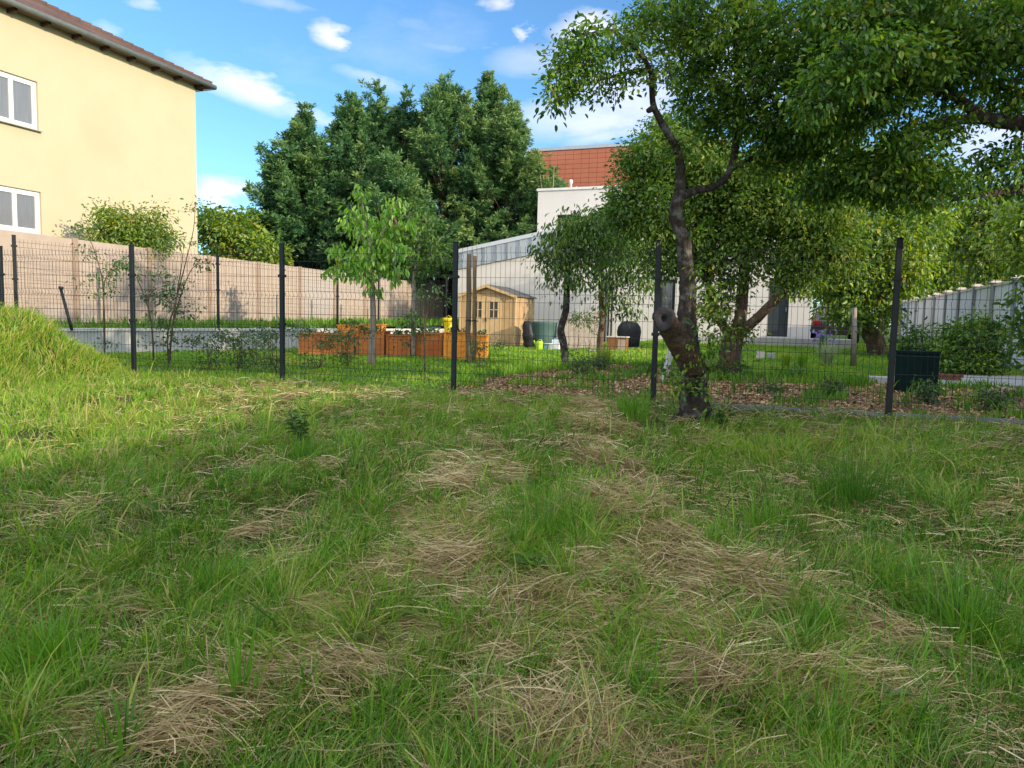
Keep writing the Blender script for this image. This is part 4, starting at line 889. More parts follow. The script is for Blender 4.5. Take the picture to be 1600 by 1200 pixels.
ot.limb(TT([(1148, 240, 7.75), (1152, 190, 7.8), (1153, 130, 7.7), (1149, 60, 7.6), (1150, -40, 7.5), (1140, -140, 7.5)]), [.040, .036, .032, .027, .02, .01], wob=.005)
ot.limb(TT([(1150, 200, 7.8), (1190, 150, 7.5), (1240, 110, 7.2), (1290, 60, 7.0)]), [.03, .026, .02, .01])
ot.limb(TT([(1140, 265, 7.7), (1190, 240, 7.6), (1245, 215, 7.4), (1300, 205, 7.3)]), [.03, .024, .018, .008])
ot.limb(TT([(1152, 110, 7.7), (1110, 70, 7.5), (1070, 40, 7.3), (1030, 15, 7.2)]), [.02, .016, .012, .006])
# sawn stub
sp = TT([(1086, 578, 7.42), (1066, 545, 7.28), (1050, 518, 7.15), (1040, 500, 6.98)]); st_ = MB(); spd = [sp[min(int(q/8), 2)]+(sp[min(int(q/8), 2)+1]-sp[min(int(q/8), 2)])*(q/8-min(int(q/8), 2)) for q in range(25)]; st_.tube(spd, [.125-.027*(q/24)**1.5 for q in range(25)], 30, jitter=.03, rough=.06)
axq = np.array([-.34, -.93, .05]); axq /= np.linalg.norm(axq); n0_ = len(spd)
st_ = MB(); spd = spd+[spd[-1]+(spd[-1]-spd[-4])*.15+axq*q for q in (.02, .04, .055)]; rr_ = [.125-.027*(q/24)**1.5 for q in range(25)]+[.100, .102, .100]; st_.tube(spd, rr_, 30, jitter=.02, rough=.05)
stb = st_.build('stub', surf('stub_bark', (.15, .09, .052), (.028, .02, .015), scale=13, rough=.95, bump=1.0, bdist=.03, c3=(.20, .17, .14), s3=6, f3=.5), ot.root, smooth=True)
ax = sp[-1]-sp[-2]; ax /= np.linalg.norm(ax); cu = MB(); e1 = np.cross(ax, Z); e1 /= np.linalg.norm(e1); e2 = np.cross(e1, ax)
axf = np.array([-.34, -.93, .05]); axf /= np.linalg.norm(axf); e1 = np.cross(axf, Z); e1 /= np.linalg.norm(e1); e2 = np.cross(e1, axf); c = spd[-1]+axq*.045
rings = [(.098, -.06), (.104, .0), (.098, .012), (.075, .012), (.05, .008), (.03, .0), (.022, -.03), (.0, -.035)]
for r_, d_ in rings:
    for q in range(18):
        w_ = q/18*6.283; rr = r_*(1+.08*math.sin(3*w_)+.05*math.sin(5*w_+1)); cu.v.append(c+e1*math.cos(w_)*rr+e2*math.sin(w_)*rr*1.12+axf*d_)
for i in range(len(rings)-1):
    for q in range(18): cu.f.append([i*18+q, i*18+(q+1) % 18, (i+1)*18+(q+1) % 18, (i+1)*18+q])
cu.build('cut_face', surf('cut_wood', (.045, .042, .046), (.016, .015, .017), scale=14, bump=.6), stb, smooth=True)
for px, py, Y, rx, ry, n, dy in [(905, 92, 6.8, 44, 38, 60, .5), (880, 140, 6.9, 30, 38, 34, .4), (945, 140, 6.9, 50, 18, 18, .3), (940, 62, 6.8, 40, 22, 20, .4), (985, 85, 6.9, 26, 26, 12, .3), (1030, 110, 7.0, 30, 24, 16, .3), (1000, 30, 7.1, 34, 26, 14, .4), (1020, 12, 7.1, 40, 24, 24, .5), (1010, 45, 7.1, 26, 18, 8, .3),
                              (1080, 60, 7.4, 50, 60, 70, .7), (1100, 140, 7.6, 52, 48, 70, .6), (1060, 20, 7.4, 50, 40, 40, .7), (1150, 60, 7.6, 70, 70, 90, .9), (1110, 0, 7.6, 90, 60, 60, 1), (1200, 40, 7.4, 80, 80, 100, 1), (1210, 140, 7.4, 80, 70, 110, .9), (1150, 200, 7.8, 60, 46, 60, .6), (1095, 190, 7.7, 40, 24, 16, .4),
                              (1270, 90, 7.2, 70, 70, 90, .9), (1280, 190, 7.2, 70, 50, 80, .7), (1220, 235, 7.5, 60, 36, 45, .5), (1340, 60, 7.0, 70, 80, 80, .8), (1320, 150, 7.0, 60, 50, 60, .7), (1290, 250, 7.6, 60, 30, 36, .6), (1190, 265, 7.7, 50, 24, 20, .5), (1065, 240, 7.4, 26, 26, 10, .3)]:
    ot.grow(blob(px, py, Y, rx, ry, n, dy), leaf_n=(20 if px < 1040 else 25 if px < 1180 else 33), spread=.070, ls=.053, lv=.54, wander=.10, seglen=.25, hang=.35)
# sprouts on the trunk
shoots = np.array([T(*q) for q in [(1065, 610, 7.25), (1050, 640, 7.2), (1090, 560, 7.2), (1105, 600, 7.2), (1095, 520, 7.25), (1112, 530, 7.3), (1085, 545, 7.1), (1100, 480, 7.3), (1090, 455, 7.3), (1112, 450, 7.35), (1050, 600, 7.2), (1040, 580, 7.15), (1115, 640, 7.2), (1108, 575, 7.25), (1075, 585, 7.15), (1125, 505, 7.3), (1095, 425, 7.3), (1090, 615, 7.15), (1120, 548, 7.3), (1100, 350, 7.4), (1040, 350, 7.4)]])
ot.grow(np.concatenate([shoots+RG.normal(size=shoots.shape)*.05 for _ in range(3)]), leaf_n=13, spread=.055, ls=.052, lv=.62, rmax=.008, tipr=.002)
ot.finish(aspect=.26)

# ------------------------------------------------------------------ big tree just outside the right edge, limbs over the meadow
b1 = np.array([6.6, 6.9, float(gz(6.6, 6.9))]); bt = Tree('spreading_tree', 'large spreading tree whose dark limbs reach in from the right edge', b1, bark, leaf_old, sides=10)
bt.limb([b1, b1+[0, .05, 1.0], b1+[-.1, 0, 2.0]], [.26, .21, .19], wob=.01)
H_ = b1+[-.1, 0, 2.0]
bt.limb([H_]+TT([(1700, 290, 6.9), (1600, 296, 6.8), (1545, 303, 6.7), (1490, 312, 6.6)]), [.09, .07, .05, .035, .015], wob=.006)
bt.limb([H_, T(1720, 200, 6.9)]+TT([(1610, 193, 6.8), (1540, 185, 6.8), (1490, 150, 6.7), (1440, 140, 6.6), (1405, 165, 6.6)]), [.13, .11, .075, .055, .042, .03, .014], wob=.008)
bt.limb(TT([(1540, 185, 6.8), (1470, 190, 6.7), (1420, 215, 6.6), (1400, 250, 6.6)]), [.05, .04, .028, .012], wob=.006)
bt.limb([H_, T(1700, 60, 6.8)]+TT([(1600, 75, 6.6), (1520, 60, 6.4), (1440, 40, 6.2), (1370, 30, 6.1)]), [.14, .11, .07, .045, .03, .012], wob=.008)
bt.limb([H_, T(1700, -60, 7.2), T(1580, -160, 7), T(1450, -220, 6.8)], [.15, .12, .08, .04])
bt.limb([H_, H_+[.4, .1, 1.5], H_+[.6, .2, 3.2], H_+[.5, 0, 4.6]], [.16, .13, .09, .03]); bt.limb([H_, H_+[1.2, -.6, 1.2], H_+[2.4, -1.2, 2.2]], [.12, .09, .03]); bt.limb([H_, H_+[.2, -1.4, 1.2], H_+[.1, -2.8, 2.3]], [.12, .09, .03])
for px, py, Y, rx, ry, n, dy in [(1400, 40, 6.3, 80, 60, 90, .8), (1330, 100, 6.0, 70, 46, 60, .6), (1290, 150, 5.9, 50, 30, 26, .4), (1410, 120, 6.3, 50, 40, 50, .5), (1390, 90, 6.0, 40, 30, 24, .4), (1480, 70, 6.5, 80, 60, 80, .7), (1560, 60, 6.7, 70, 60, 70, .7), (1590, 130, 6.8, 40, 40, 30, .6), (1500, 120, 6.6, 60, 40, 34, .5), (1450, 200, 6.7, 50, 26, 22, .4),
                              (1400, 235, 6.6, 40, 30, 24, .4), (1560, 245, 6.8, 50, 24, 14, .4), (1580, 275, 6.8, 36, 20, 10, .4), (1500, 285, 6.7, 40, 20, 10, .3), (1640, 150, 6.9, 60, 120, 60, .8), (1450, -40, 6.6, 160, 60, 60, 1.2), (1330, 20, 6.3, 70, 40, 40, .6), (1540, 10, 6.6, 90, 40, 40, .8), (1350, 190, 6.4, 60, 36, 30, .5), (1380, 262, 6.8, 60, 26, 40, .5), (1450, 262, 6.9, 40, 20, 16, .4), (1340, 290, 7.0, 60, 26, 40, .5), (1420, 300, 7.0, 50, 20, 24, .4), (1270, 290, 7.2, 44, 18, 18, .4)]:
    bt.grow(blob(px, py, Y, rx, ry, n, dy), leaf_n=35, spread=.078, ls=.057, lv=.52, wander=.1, seglen=.28, hang=.5)
for c_, r_, n in [((7.2, 6.8, 6.5), 2.0, 90), ((8.6, 5.6, 5.2), 1.7, 70), ((6.8, 4.2, 5.4), 1.7, 80), ((6.9, 3.2, 4.2), 1.2, 40), ((9.0, 7.6, 4.8), 1.4, 40)]:
    v = RG.normal(size=(n, 3)); v /= np.linalg.norm(v, axis=1, keepdims=True); bt.grow(np.array(c_)+v*RG.uniform(.3, 1, (n, 1))**.5*r_, leaf_n=34, spread=.28, ls=.13, lv=.4, seglen=.5)
bt.finish(aspect=.26)

# ------------------------------------------------------------------ garden trees beyond the fence
def gtree(label, base, limbs, blobs, lm_, brk, ls, spread, leaf_n, lv, name='garden_tree', group=None, aspect=.27, sub=3, hang=.35, rmax=.03, seglen=.35, sides=8, lv_backlit=0):
    bx = P3(base, float(gz(base[0], base[1]))-.03); t_ = Tree(name, label, bx, brk, lm_, group=group, sides=sides)
    for L_, R_ in limbs: t_.limb([bx if q is None else (T(*q) if not isinstance(q, np.ndarray) else q) for q in L_], R_, sub=sub, wob=.006)
    for px, py, Y, rx, ry, n, dy in blobs: t_.grow(blob(px, py, Y, rx, ry, n, dy), leaf_n=leaf_n, spread=spread, ls=ls, lv=lv+lv_backlit*np.clip((px-1080)/200, -1, 1), seglen=seglen, hang=hang, rmax=rmax)  # yellower to the right: backlight put into the leaf tone
    t_.finish(aspect=aspect); return t_
Ym = 12.9
mb = T(1138, 588, Ym)
gtree('multi stemmed garden tree forking low, right behind the old meadow trunk', mb,
      [([None, (1138, 575, Ym), (1143, 540, Ym), (1150, 520, Ym)], [.24, .21, .17, .15]),
       ([(1150, 522, Ym), (1157, 495, Ym), (1160, 460, Ym), (1163, 420, Ym), (1168, 370, Ym), (1160, 300, Ym)], [.12, .105, .10, .09, .07, .03]),
       ([(1150, 525, Ym), (1175, 505, 12.7), (1200, 480, 12.5), (1228, 452, 12.3), (1260, 400, 12.2), (1280, 340, 12.2)], [.10, .085, .08, .07, .05, .02]),
       ([(1145, 532, Ym), (1128, 505, 13.1), (1112, 480, 13.2), (1106, 440, 13.2), (1090, 390, 13.2), (1070, 330, 13.2)], [.10, .08, .075, .06, .045, .02]),
       ([(1106, 440, 13.2), (1070, 400, 13), (1030, 350, 12.8), (990, 310, 12.8)], [.05, .04, .03, .012]), ([(1165, 400, Ym), (1200, 330, 12.6), (1230, 270, 12.5)], [.05, .04, .02]), ([(1168, 370, Ym), (1130, 290, 13.2), (1090, 240, 13.3)], [.05, .035, .015])],
      [(1008, 262, 13, 38, 42, 50, .8), (1010, 320, 12.9, 60, 50, 80, .8), (965, 330, 12.9, 26, 26, 18, .4), (1040, 240, 13.2, 50, 44, 60, .8), (1090, 280, 13.2, 60, 70, 110, .9), (1150, 300, 13, 70, 70, 120, 1), (1080, 370, 13.1, 46, 50, 60, .7), (1140, 400, 12.9, 56, 50, 60, .8), (1200, 340, 12.6, 70, 70, 110, 1), (1230, 270, 12.5, 60, 50, 70, .8), (1260, 380, 12.3, 56, 56, 90, .8), (1240, 430, 12.3, 44, 26, 36, .5), (1300, 330, 12.3, 60, 60, 80, .8), (1040, 400, 12.9, 30, 30, 24, .5), (1120, 470, 13, 28, 26, 16, .4), (1150, 520, 12.8, 26, 14, 8, .2), (1050, 200, 13.2, 46, 24, 26, .5), (1310, 400, 12.2, 34, 40, 30, .5), (1100, 580, 12.7, 14, 12, 4, .2), (1128, 578, 12.7, 16, 12, 6, .2)],
      leaf_mid, bark2, .076, .14, 62, .64, lv_backlit=.16)
gtree('slim dark garden tree with a bent trunk before the white wall', T(883, 571, 15.6),
      [([None, (881, 540, 15.6), (876, 515, 15.6), (884, 485, 15.6), (886, 440, 15.6), (888, 400, 15.6), (895, 350, 15.6)], [.09, .085, .08, .075, .065, .05, .02]), ([(887, 430, 15.6), (872, 395, 15.5), (868, 370, 15.4)], [.03, .022, .01]), ([(888, 410, 15.6), (915, 380, 15.5), (935, 360, 15.4)], [.03, .022, .01])],
      [(885, 360, 15.6, 34, 26, 34, .5), (868, 395, 15.4, 28, 30, 32, .4), (905, 395, 15.5, 32, 30, 34, .4), (930, 365, 15.4, 36, 32, 34, .5), (900, 340, 15.6, 30, 16, 16, .4), (945, 345, 15.4, 36, 20, 30, .5), (970, 390, 15.3, 24, 26, 20, .4), (865, 430, 15.3, 16, 16, 7, .3), (910, 440, 15.3, 16, 24, 10, .3), (880, 450, 15.4, 10, 18, 3, .2)],
      leaf_mid, bark, .105, .15, 20, .54, hang=1.2, aspect=.22)
gtree('slim straight garden tree with a sunlit lower trunk near the downpipes', T(938, 562, 17.0),
      [([None, (938, 530, 17), (941, 500, 17), (939, 450, 17), (941, 410, 17), (950, 360, 17)], [.085, .08, .07, .06, .05, .02]), ([(940, 440, 17), (970, 410, 16.8), (990, 380, 16.6)], [.03, .02, .01])],
      [(950, 400, 17, 34, 36, 40, .6), (985, 400, 16.8, 36, 40, 48, .6), (970, 350, 16.9, 40, 34, 44, .6), (1000, 440, 16.7, 24, 30, 20, .4), (965, 450, 16.8, 22, 26, 18, .4), (950, 478, 16.9, 12, 16, 5, .2), (978, 485, 16.8, 12, 14, 6, .2), (1010, 380, 16.7, 22, 30, 20, .4)],
      leaf_mid, bark2, .10, .15, 22, .56, hang=1.0, aspect=.22)
gtree('leaning garden tree with yellow green crown in front of the parked car', T(1372, 548, 22),
      [([None, (1368, 535, 22), (1355, 515, 22), (1348, 495, 22), (1350, 470, 22), (1345, 420, 22), (1350, 370, 22)], [.32, .27, .22, .2, .17, .12, .05]), ([(1350, 480, 22), (1380, 450, 21.6), (1410, 410, 21.2)], [.08, .06, .03]), ([(1348, 460, 22), (1310, 440, 21.6), (1290, 410, 21.3)], [.08, .06, .03])],
      [(1310, 450, 21.3, 34, 30, 50, .9), (1345, 430, 21.4, 40, 46, 70, .9), (1385, 430, 21.2, 36, 40, 60, .9), (1415, 420, 21, 28, 34, 36, .7), (1330, 490, 21.4, 34, 16, 30, .6), (1290, 400, 21.4, 30, 34, 40, .7), (1360, 380, 21.5, 56, 34, 70, 1), (1320, 350, 21.8, 50, 30, 50, 1), (1410, 360, 21.4, 50, 34, 60, 1), (1380, 490, 21.3, 16, 14, 10, .4), (1440, 400, 21.2, 20, 26, 16, .4), (1350, 310, 22, 90, 30, 80, 1.2), (1450, 340, 22, 40, 40, 40, 1), (1300, 250, 22, 60, 36, 60, 1.2), (1390, 260, 22, 66, 40, 80, 1.2), (1455, 285, 22, 40, 36, 50, 1)],
      leaf_yel, bark2, .15, .25, 28, .55, seglen=.6)
# young cherry and its slim neighbour
ych = gtree('young cherry tree with drooping bright green leaves above a pale trunk', T(581, 571, 14.4),
      [([None, (581, 540, 14.4), (583, 500, 14.4), (582, 460, 14.4), (580, 420, 14.4), (577, 380, 14.4), (570, 340, 14.4), (563, 300, 14.4)], [.085, .07, .062, .055, .045, .032, .02, .008]),
       ([(581, 440, 14.4), (560, 425, 14.3), (530, 418, 14.2), (515, 420, 14.1)], [.025, .02, .014, .006]), ([(581, 430, 14.4), (605, 410, 14.4), (630, 402, 14.5), (645, 400, 14.6)], [.025, .02, .012, .006]), ([(579, 400, 14.4), (600, 360, 14.3), (618, 315, 14.3)], [.022, .016, .006]), ([(578, 390, 14.4), (560, 360, 14.5), (548, 320, 14.5)], [.02, .014, .006])],
      [(563, 305, 14.4, 12, 22, 9, .15), (618, 325, 14.3, 18, 22, 14, .25), (572, 350, 14.4, 26, 26, 24, .35), (610, 365, 14.3, 26, 22, 22, .35), (548, 345, 14.5, 14, 28, 12, .25), (545, 395, 14.2, 26, 20, 20, .35), (580, 400, 14.3, 32, 24, 36, .45), (625, 395, 14.4, 26, 20, 24, .35), (530, 420, 14.1, 20, 9, 11, .25), (565, 428, 14.2, 24, 12, 20, .3), (612, 425, 14.3, 24, 12, 16, .3), (640, 345, 14.4, 10, 14, 6, .2), (582, 446, 14.3, 8, 10, 5, .1)],
      leaf_chy, bark3, .14, .075, 7, .55, name='cherry_tree', hang=1.5, aspect=.22, rmax=.012, seglen=.2)
gtree('slim young tree with a pale trunk and thin dark crown right of the cherry', T(646, 556, 17.8),
      [([None, (646, 520, 17.8), (646, 480, 17.8), (648, 430, 17.8), (655, 390, 17.8), (650, 340, 17.8)], [.07, .065, .06, .05, .03, .01]), ([(648, 430, 17.8), (670, 400, 17.7), (690, 370, 17.6)], [.02, .015, .006])],
      [(655, 350, 17.8, 28, 22, 24, .4), (640, 385, 17.8, 24, 18, 16, .3), (670, 385, 17.7, 30, 22, 24, .4), (640, 325, 17.8, 18, 14, 8, .3), (660, 420, 17.7, 26, 14, 14, .3), (690, 400, 17.6, 22, 14, 10, .3), (648, 508, 17.6, 16, 12, 7, .2)],
      leaf_mid, bark3, .11, .13, 15, .42, aspect=.25, rmax=.012)

# ------------------------------------------------------------------ conifers
cbark = surf('conifer_bark', (.10, .065, .045), (.05, .035, .028), scale=10, bump=.6)
def conifer(label, px, ytop, Y, hw, ybot, n, lv=.5, lean=0, tops=1, seed=1):
    R = np.random.default_rng(seed); top = T(px, ytop+12, Y); base = P3(T(px-lean, 500, Y), .6); root = thing('conifer', label, 'tree', base, 'tall dark conifers behind the garden wall')
    k = Y/FPX; Rm = hw*k*1.72; n = int(n*1.9); zt = top[2]; zb = T(px, ybot, Y)[2]; Ht = zt-zb; m = MB(); m.tube([base, (base+top)/2+R.normal(size=3)*.1, top-[0, 0, .8]], [.26, .14, .02], 8)
    ax_ = lambda z: base+(top-base)*np.clip((z-base[2])/(zt-base[2]), 0, 1)[:, None]
    # leaders of the crown: main and subsidiary plumes that stand up out of the silhouette
    nl = int((34+Ht*4.2)*2.3); C = []; O = []; TP = []
    for i in range(nl):
        a = R.uniform(0, 6.28); f = R.uniform(0, 1)**1.05
        if i < 5: f = R.uniform(.86, 1.0)
        prof = (.05+(1-f)**.66)*min(1, .8+f*2)*(1+.16*math.sin(a*3+seed)+.12*math.sin(a*2-f*9+seed*2))
        L_ = R.uniform(1.2, 2.5)*(.7+.03*Ht); rr = Rm*prof*R.uniform(.45, 1.16)**1.0
        up = R.uniform(.2, 1.1)+3.2*f**3; o = np.array([math.cos(a), math.sin(a), up]); o /= np.linalg.norm(o)
        e = ax_(np.array([zb+Ht*f*.97]))[0]+[math.cos(a)*rr, math.sin(a)*rr, 0]; b_ = e-o*L_*.9
        if i < 5:
            f = .93 if i < 3 else R.uniform(.5, .86); rr = Rm*(.05+(1-f)**.80)*(R.uniform(0, .25) if i < 3 else R.uniform(.5, 1.0)); L_ *= 1.15; o = np.array([math.cos(a)*.16, math.sin(a)*.16, 1.]); o /= np.linalg.norm(o)
            e = ax_(np.array([min(zb+Ht*f+L_*.5, zt)]))[0]+[math.cos(a)*rr, math.sin(a)*rr, R.uniform(-.2, .3)]; b_ = e-o*L_*.9
        t0 = ax_(np.array([b_[2]-.5*rr]))[0]; m.tube([t0, (t0+b_)/2+[0, 0, -.1], b_, e-o*.3], [.07, .05, .035, .01], 5)
        q = int(n/nl*R.uniform(.8, 1.3)); u = R.random(q); wv = L_*(.20*(1-u)**.8*np.minimum(1, .45+u*3))+.02; a2 = R.uniform(0, 6.28, q); r2 = wv*R.uniform(.35, 1, q)
        s1 = np.cross(o, [0, 0, 1.]); s1 /= np.linalg.norm(s1); s2 = np.cross(s1, o)
        C.append(b_+o*(u*L_*1.1)[:, None]+s1*(np.cos(a2)*r2)[:, None]+s2*(np.sin(a2)*r2*.8)[:, None]-Z*(.10*u**2.5*L_)[:, None])
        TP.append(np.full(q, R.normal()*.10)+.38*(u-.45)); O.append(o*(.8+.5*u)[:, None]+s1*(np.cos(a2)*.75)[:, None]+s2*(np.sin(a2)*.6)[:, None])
    C = np.concatenate(C); O = np.concatenate(O); TP = np.concatenate(TP)
    O = frame(O); ns = len(C); per = 30
    # each spray: flat-ish plume of little scale fronds along a drooping tip
    sl_ = R.uniform(.25, .5, ns); S1 = frame(np.cross(O, Z+R.normal(size=(ns, 3))*.5)); t = R.random((ns, per)); sd = np.sign(R.random((ns, per))-.5); wv = (1-t)*.34+.05
    P = C[:, None]+O[:, None]*(t*sl_[:, None])[..., None]-Z*(.16*t**2*sl_[:, None])[..., None]+S1[:, None]*(sd*wv*R.random((ns, per))*sl_[:, None]*.55)[..., None]+R.normal(size=(ns, per, 3))*.03
    D = O[:, None]*.9+S1[:, None]*(sd*.55)[..., None]+R.normal(size=(ns, per, 3))*.25-Z*(.30*t)[..., None]
    P = P.reshape(-1, 3); D = D.reshape(-1, 3); q = len(P); Nn = R.normal(size=(q, 3))*.5-np.repeat(O, per, 0)*.2+Z*.6
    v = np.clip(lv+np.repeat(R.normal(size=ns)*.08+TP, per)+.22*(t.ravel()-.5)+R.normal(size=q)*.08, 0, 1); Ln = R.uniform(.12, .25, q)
    m.build('trunk', cbark, root, smooth=True)
    # narrow rhombic fronds
    D = frame(D); S = frame(np.cross(D, Nn)); W_ = (Ln*.135)[:, None]; Lc = Ln[:, None]
    vs = np.stack([P, P+D*Lc*.45+S*W_, P+D*Lc-Z*Lc*.1, P+D*Lc*.45-S*W_], 1).reshape(-1, 3)
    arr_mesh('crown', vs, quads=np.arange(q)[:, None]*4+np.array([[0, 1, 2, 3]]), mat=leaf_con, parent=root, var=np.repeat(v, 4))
conifer('leftmost conifer of the group, lower and leaning out over the yellow shrub', 432, 245, 35, 32, 425, 1100, .42, seed=3)
conifer('pointed conifer second from the left, its tip against the sky', 478, 172, 36, 62, 425, 1700, .45, seed=4)
conifer('broad conifer in the left half of the group with a twin ragged top', 552, 150, 37.5, 66, 425, 1800, .44, seed=5)
conifer('slim conifer standing left of the middle of the group with a plume top', 590, 128, 38.5, 50, 420, 1300, .48, seed=6)
conifer('narrow dark conifer in the dip at the middle of the group', 634, 142, 39, 46, 420, 1300, .38, seed=7)
conifer('tallest rounded conifer above the slim young tree', 697, 118, 37, 66, 425, 1900, .55, seed=8)
conifer('tall ragged conifer second from the right of the group', 762, 120, 38, 60, 405, 1800, .53, seed=9)
conifer('rightmost conifer beside the red building, with the lightest green', 796, 158, 36.5, 52, 385, 1500, .62, seed=10)
conifer('low front conifer in the centre, below the taller crowns behind', 610, 235, 34, 66, 425, 1500, .52, seed=12)

# ------------------------------------------------------------------ shrubs behind the walls
def shrub(name, label, base, blobs, lm_, ls, spread, leaf_n, lv, stems=5, aspect=.27, group=None, hang=.2, height=.6, seglen=.3, rb=.02, cat='shrub', brk=None, rmax=.015):
    t_ = Tree(name, label, base, brk or bark2, lm_, cat=cat, group=group, sides=5)
    tg = np.concatenate([blob(*q) for q in blobs]); cen = tg.mean(0)
    for i in range(stems):
        e = tg[RG.integers(len(tg))]; d = np.array(base)+(e-base)*.55; t_.limb([np.array(base, float), np.array(base)+(d-base)*.5+RG.normal(size=3)*.04, d], [rb, rb*.8, rb*.5], sub=2)
    t_.grow(tg, leaf_n=leaf_n, spread=spread, ls=ls, lv=lv, hang=hang, seglen=seglen, rmax=rmax, tipr=.003); t_.finish(aspect=aspect); return t_
shrub('laurel_bush', 'dense glossy green bush at the corner of the yellow house', P3(T(372, 450, 29), 1.1), [(345, 365, 29, 34, 34, 90, 1), (375, 375, 28.5, 36, 32, 100, 1), (410, 395, 28, 28, 22, 60, .8), (335, 345, 29, 22, 24, 40, .7), (370, 348, 29, 18, 14, 24, .5), (380, 410, 28, 60, 20, 60, .8)], leaf_yel, .17, .24, 26, .58, rb=.06, rmax=.04, seglen=.5, aspect=.3)
shrub('olive_shrub', 'airy yellow green shrub in front of the yellow house wall', P3(T(205, 440, 19.6), 1.0), [(200, 355, 19.6, 40, 28, 60, .7), (175, 345, 19.6, 26, 24, 30, .5), (235, 360, 19.6, 30, 26, 40, .5), (150, 365, 19.6, 22, 16, 16, .4), (260, 375, 19.6, 22, 16, 18, .4), (205, 380, 19.5, 60, 16, 70, .5), (160, 325, 19.6, 14, 14, 6, .3), (240, 330, 19.6, 14, 14, 6, .3)], leaf_yel, .095, .17, 30, .50, rb=.03, aspect=.24)
shrub('dark_shrub', 'broad dark leafy shrub against the ribbed boundary wall', P3(G(1515, 584, .42), .40), [(1515, 540, 15.2, 38, 32, 90, .6), (1500, 518, 15.3, 24, 20, 30, .4), (1538, 515, 15.3, 24, 22, 34, .4), (1482, 560, 15.1, 18, 18, 26, .4), (1550, 558, 15.1, 16, 20, 24, .4), (1515, 570, 14.9, 36, 12, 34, .4)], leaf_old, .085, .13, 30, .48, rb=.025)
shrub('low_shrub', 'small dark shrub behind the lid of the green utility cabinet', P3(G(1430, 572, .5), .45), [(1430, 525, 17.5, 24, 22, 24, .4), (1415, 545, 17.5, 20, 16, 18, .3), (1455, 550, 17.3, 20, 18, 16, .3)], leaf_old, .10, .12, 16, .35)
shrub('leafy_branch_shrub', 'leafy shrub reaching in low at the right edge beyond the fence', P3(T(1625, 600, 9.5), .4), [(1603, 480, 9.4, 10, 34, 9, .15), (1598, 500, 9.4, 10, 14, 6, .15), (1625, 540, 9.4, 24, 40, 20, .3), (1628, 420, 9.5, 26, 60, 24, .4)], leaf_old, .10, .10, 12, .50)
# wild rose-like shrubs and saplings at the fence
def sprig(name, label, base, stems, n_side, lm_, ls=.062, lv=.45, spread=.065, leaf_n=15, r0=.016, cat='shrub', side=.22, group=None):
    t_ = Tree(name, label, base, bark2, lm_, cat=cat, sides=5, group=group); ends = []
    for st in stems:
        pts = [np.array(base, float)]+[T(*q) for q in st]; t_.limb(pts, [r0*(1-.75*i/(len(pts)-1)) for i in range(len(pts))], sub=4, wob=.004); ends.append(pts)
    tg = []
    for pts in ends:
        for _ in range(n_side):
            i = RG.integers(max(1, len(pts)//3), len(pts)); p = pts[i-1]+(pts[i]-pts[i-1])*RG.random(); tg.append(p+RG.normal(size=3)*[side, side, side*.5])
        tg += [pts[-1]]*2
    t_.grow(np.array(tg), leaf_n=leaf_n, spread=spread, ls=ls, lv=lv, seglen=.12, rmax=.006, tipr=.002, hang=.4); t_.finish(aspect=.28); return t_
gb = lambda px, py, Y: P3(T(px, py, Y), float(gz(*T(px, py, Y)[:2])))
sprig('tall_wild_shrub', 'tallest bare stemmed wild shrub beyond the first mesh panel', gb(264, 565, 12.3), [[(262, 520, 12.3), (275, 470, 12.3), (290, 410, 12.3), (302, 360, 12.3), (305, 322, 12.3)], [(270, 510, 12.4), (283, 460, 12.4), (300, 420, 12.4), (318, 410, 12.4)], [(268, 520, 12.2), (278, 450, 12.2), (285, 400, 12.2), (275, 380, 12.2)]], 13, leaf_shr)
sprig('thin_wild_shrub', 'thin arching wild shrub just right of the leftmost tall fence post', gb(240, 562, 12.5), [[(237, 510, 12.5), (228, 470, 12.5), (214, 435, 12.5), (205, 415, 12.5)], [(238, 520, 12.4), (232, 470, 12.4), (245, 450, 12.4), (262, 455, 12.4)]], 9, leaf_shr)
sprig('wild_sapling', 'thin wild sapling arching left over the concrete wall', gb(163, 545, 12.7), [[(163, 500, 12.7), (160, 440, 12.7), (150, 400, 12.7), (140, 375, 12.7), (122, 357, 12.7)], [(162, 460, 12.6), (168, 430, 12.6), (190, 415, 12.6)]], 10, leaf_shr)
sprig('wild_sapling', 'straight thin sapling to the left of the third tall fence post', gb(664, 575, 13), [[(664, 530, 13), (662, 490, 13), (659, 455, 13)], [(663, 510, 13), (672, 480, 13), (682, 450, 13)]], 7, leaf_shr, ls=.06)
for i, (px, py, Y, h, nst, lb) in enumerate([(372, 572, 12.2, 60, 4, 'low loose shrub midway along the second mesh panel'), (432, 575, 11.8, 62, 4, 'low loose shrub hard against the second tall fence post'), (498, 572, 13, 60, 4, 'low loose shrub before the longest planter box'), (545, 568, 13.4, 60, 4, 'low loose shrub before the gap between the shade toned planters'), (326, 570, 12.2, 40, 3, 'smallest loose shrub beside the tallest wild shrub'), (752, 566, 14.2, 34, 3, 'small shoot growing at the foot of the paired stakes'), (905, 590, 12.8, 38, 3, 'small leafy shrub in the mulch below the slim dark tree'), (400, 560, 13.3, 34, 3, 'little shrub behind the second mesh panel, before the pale wall')]):
    sprig('low_shrub', lb, gb(px, py, Y), [[(px+RG.uniform(-14, 14), py-h*.5, Y), (px+RG.uniform(-34, 34), py-h*RG.uniform(.8, 1.1), Y)] for _ in range(nst)], 8, leaf_shr, ls=.05, r0=.008, side=.13, group='low shrubs just beyond the fence')
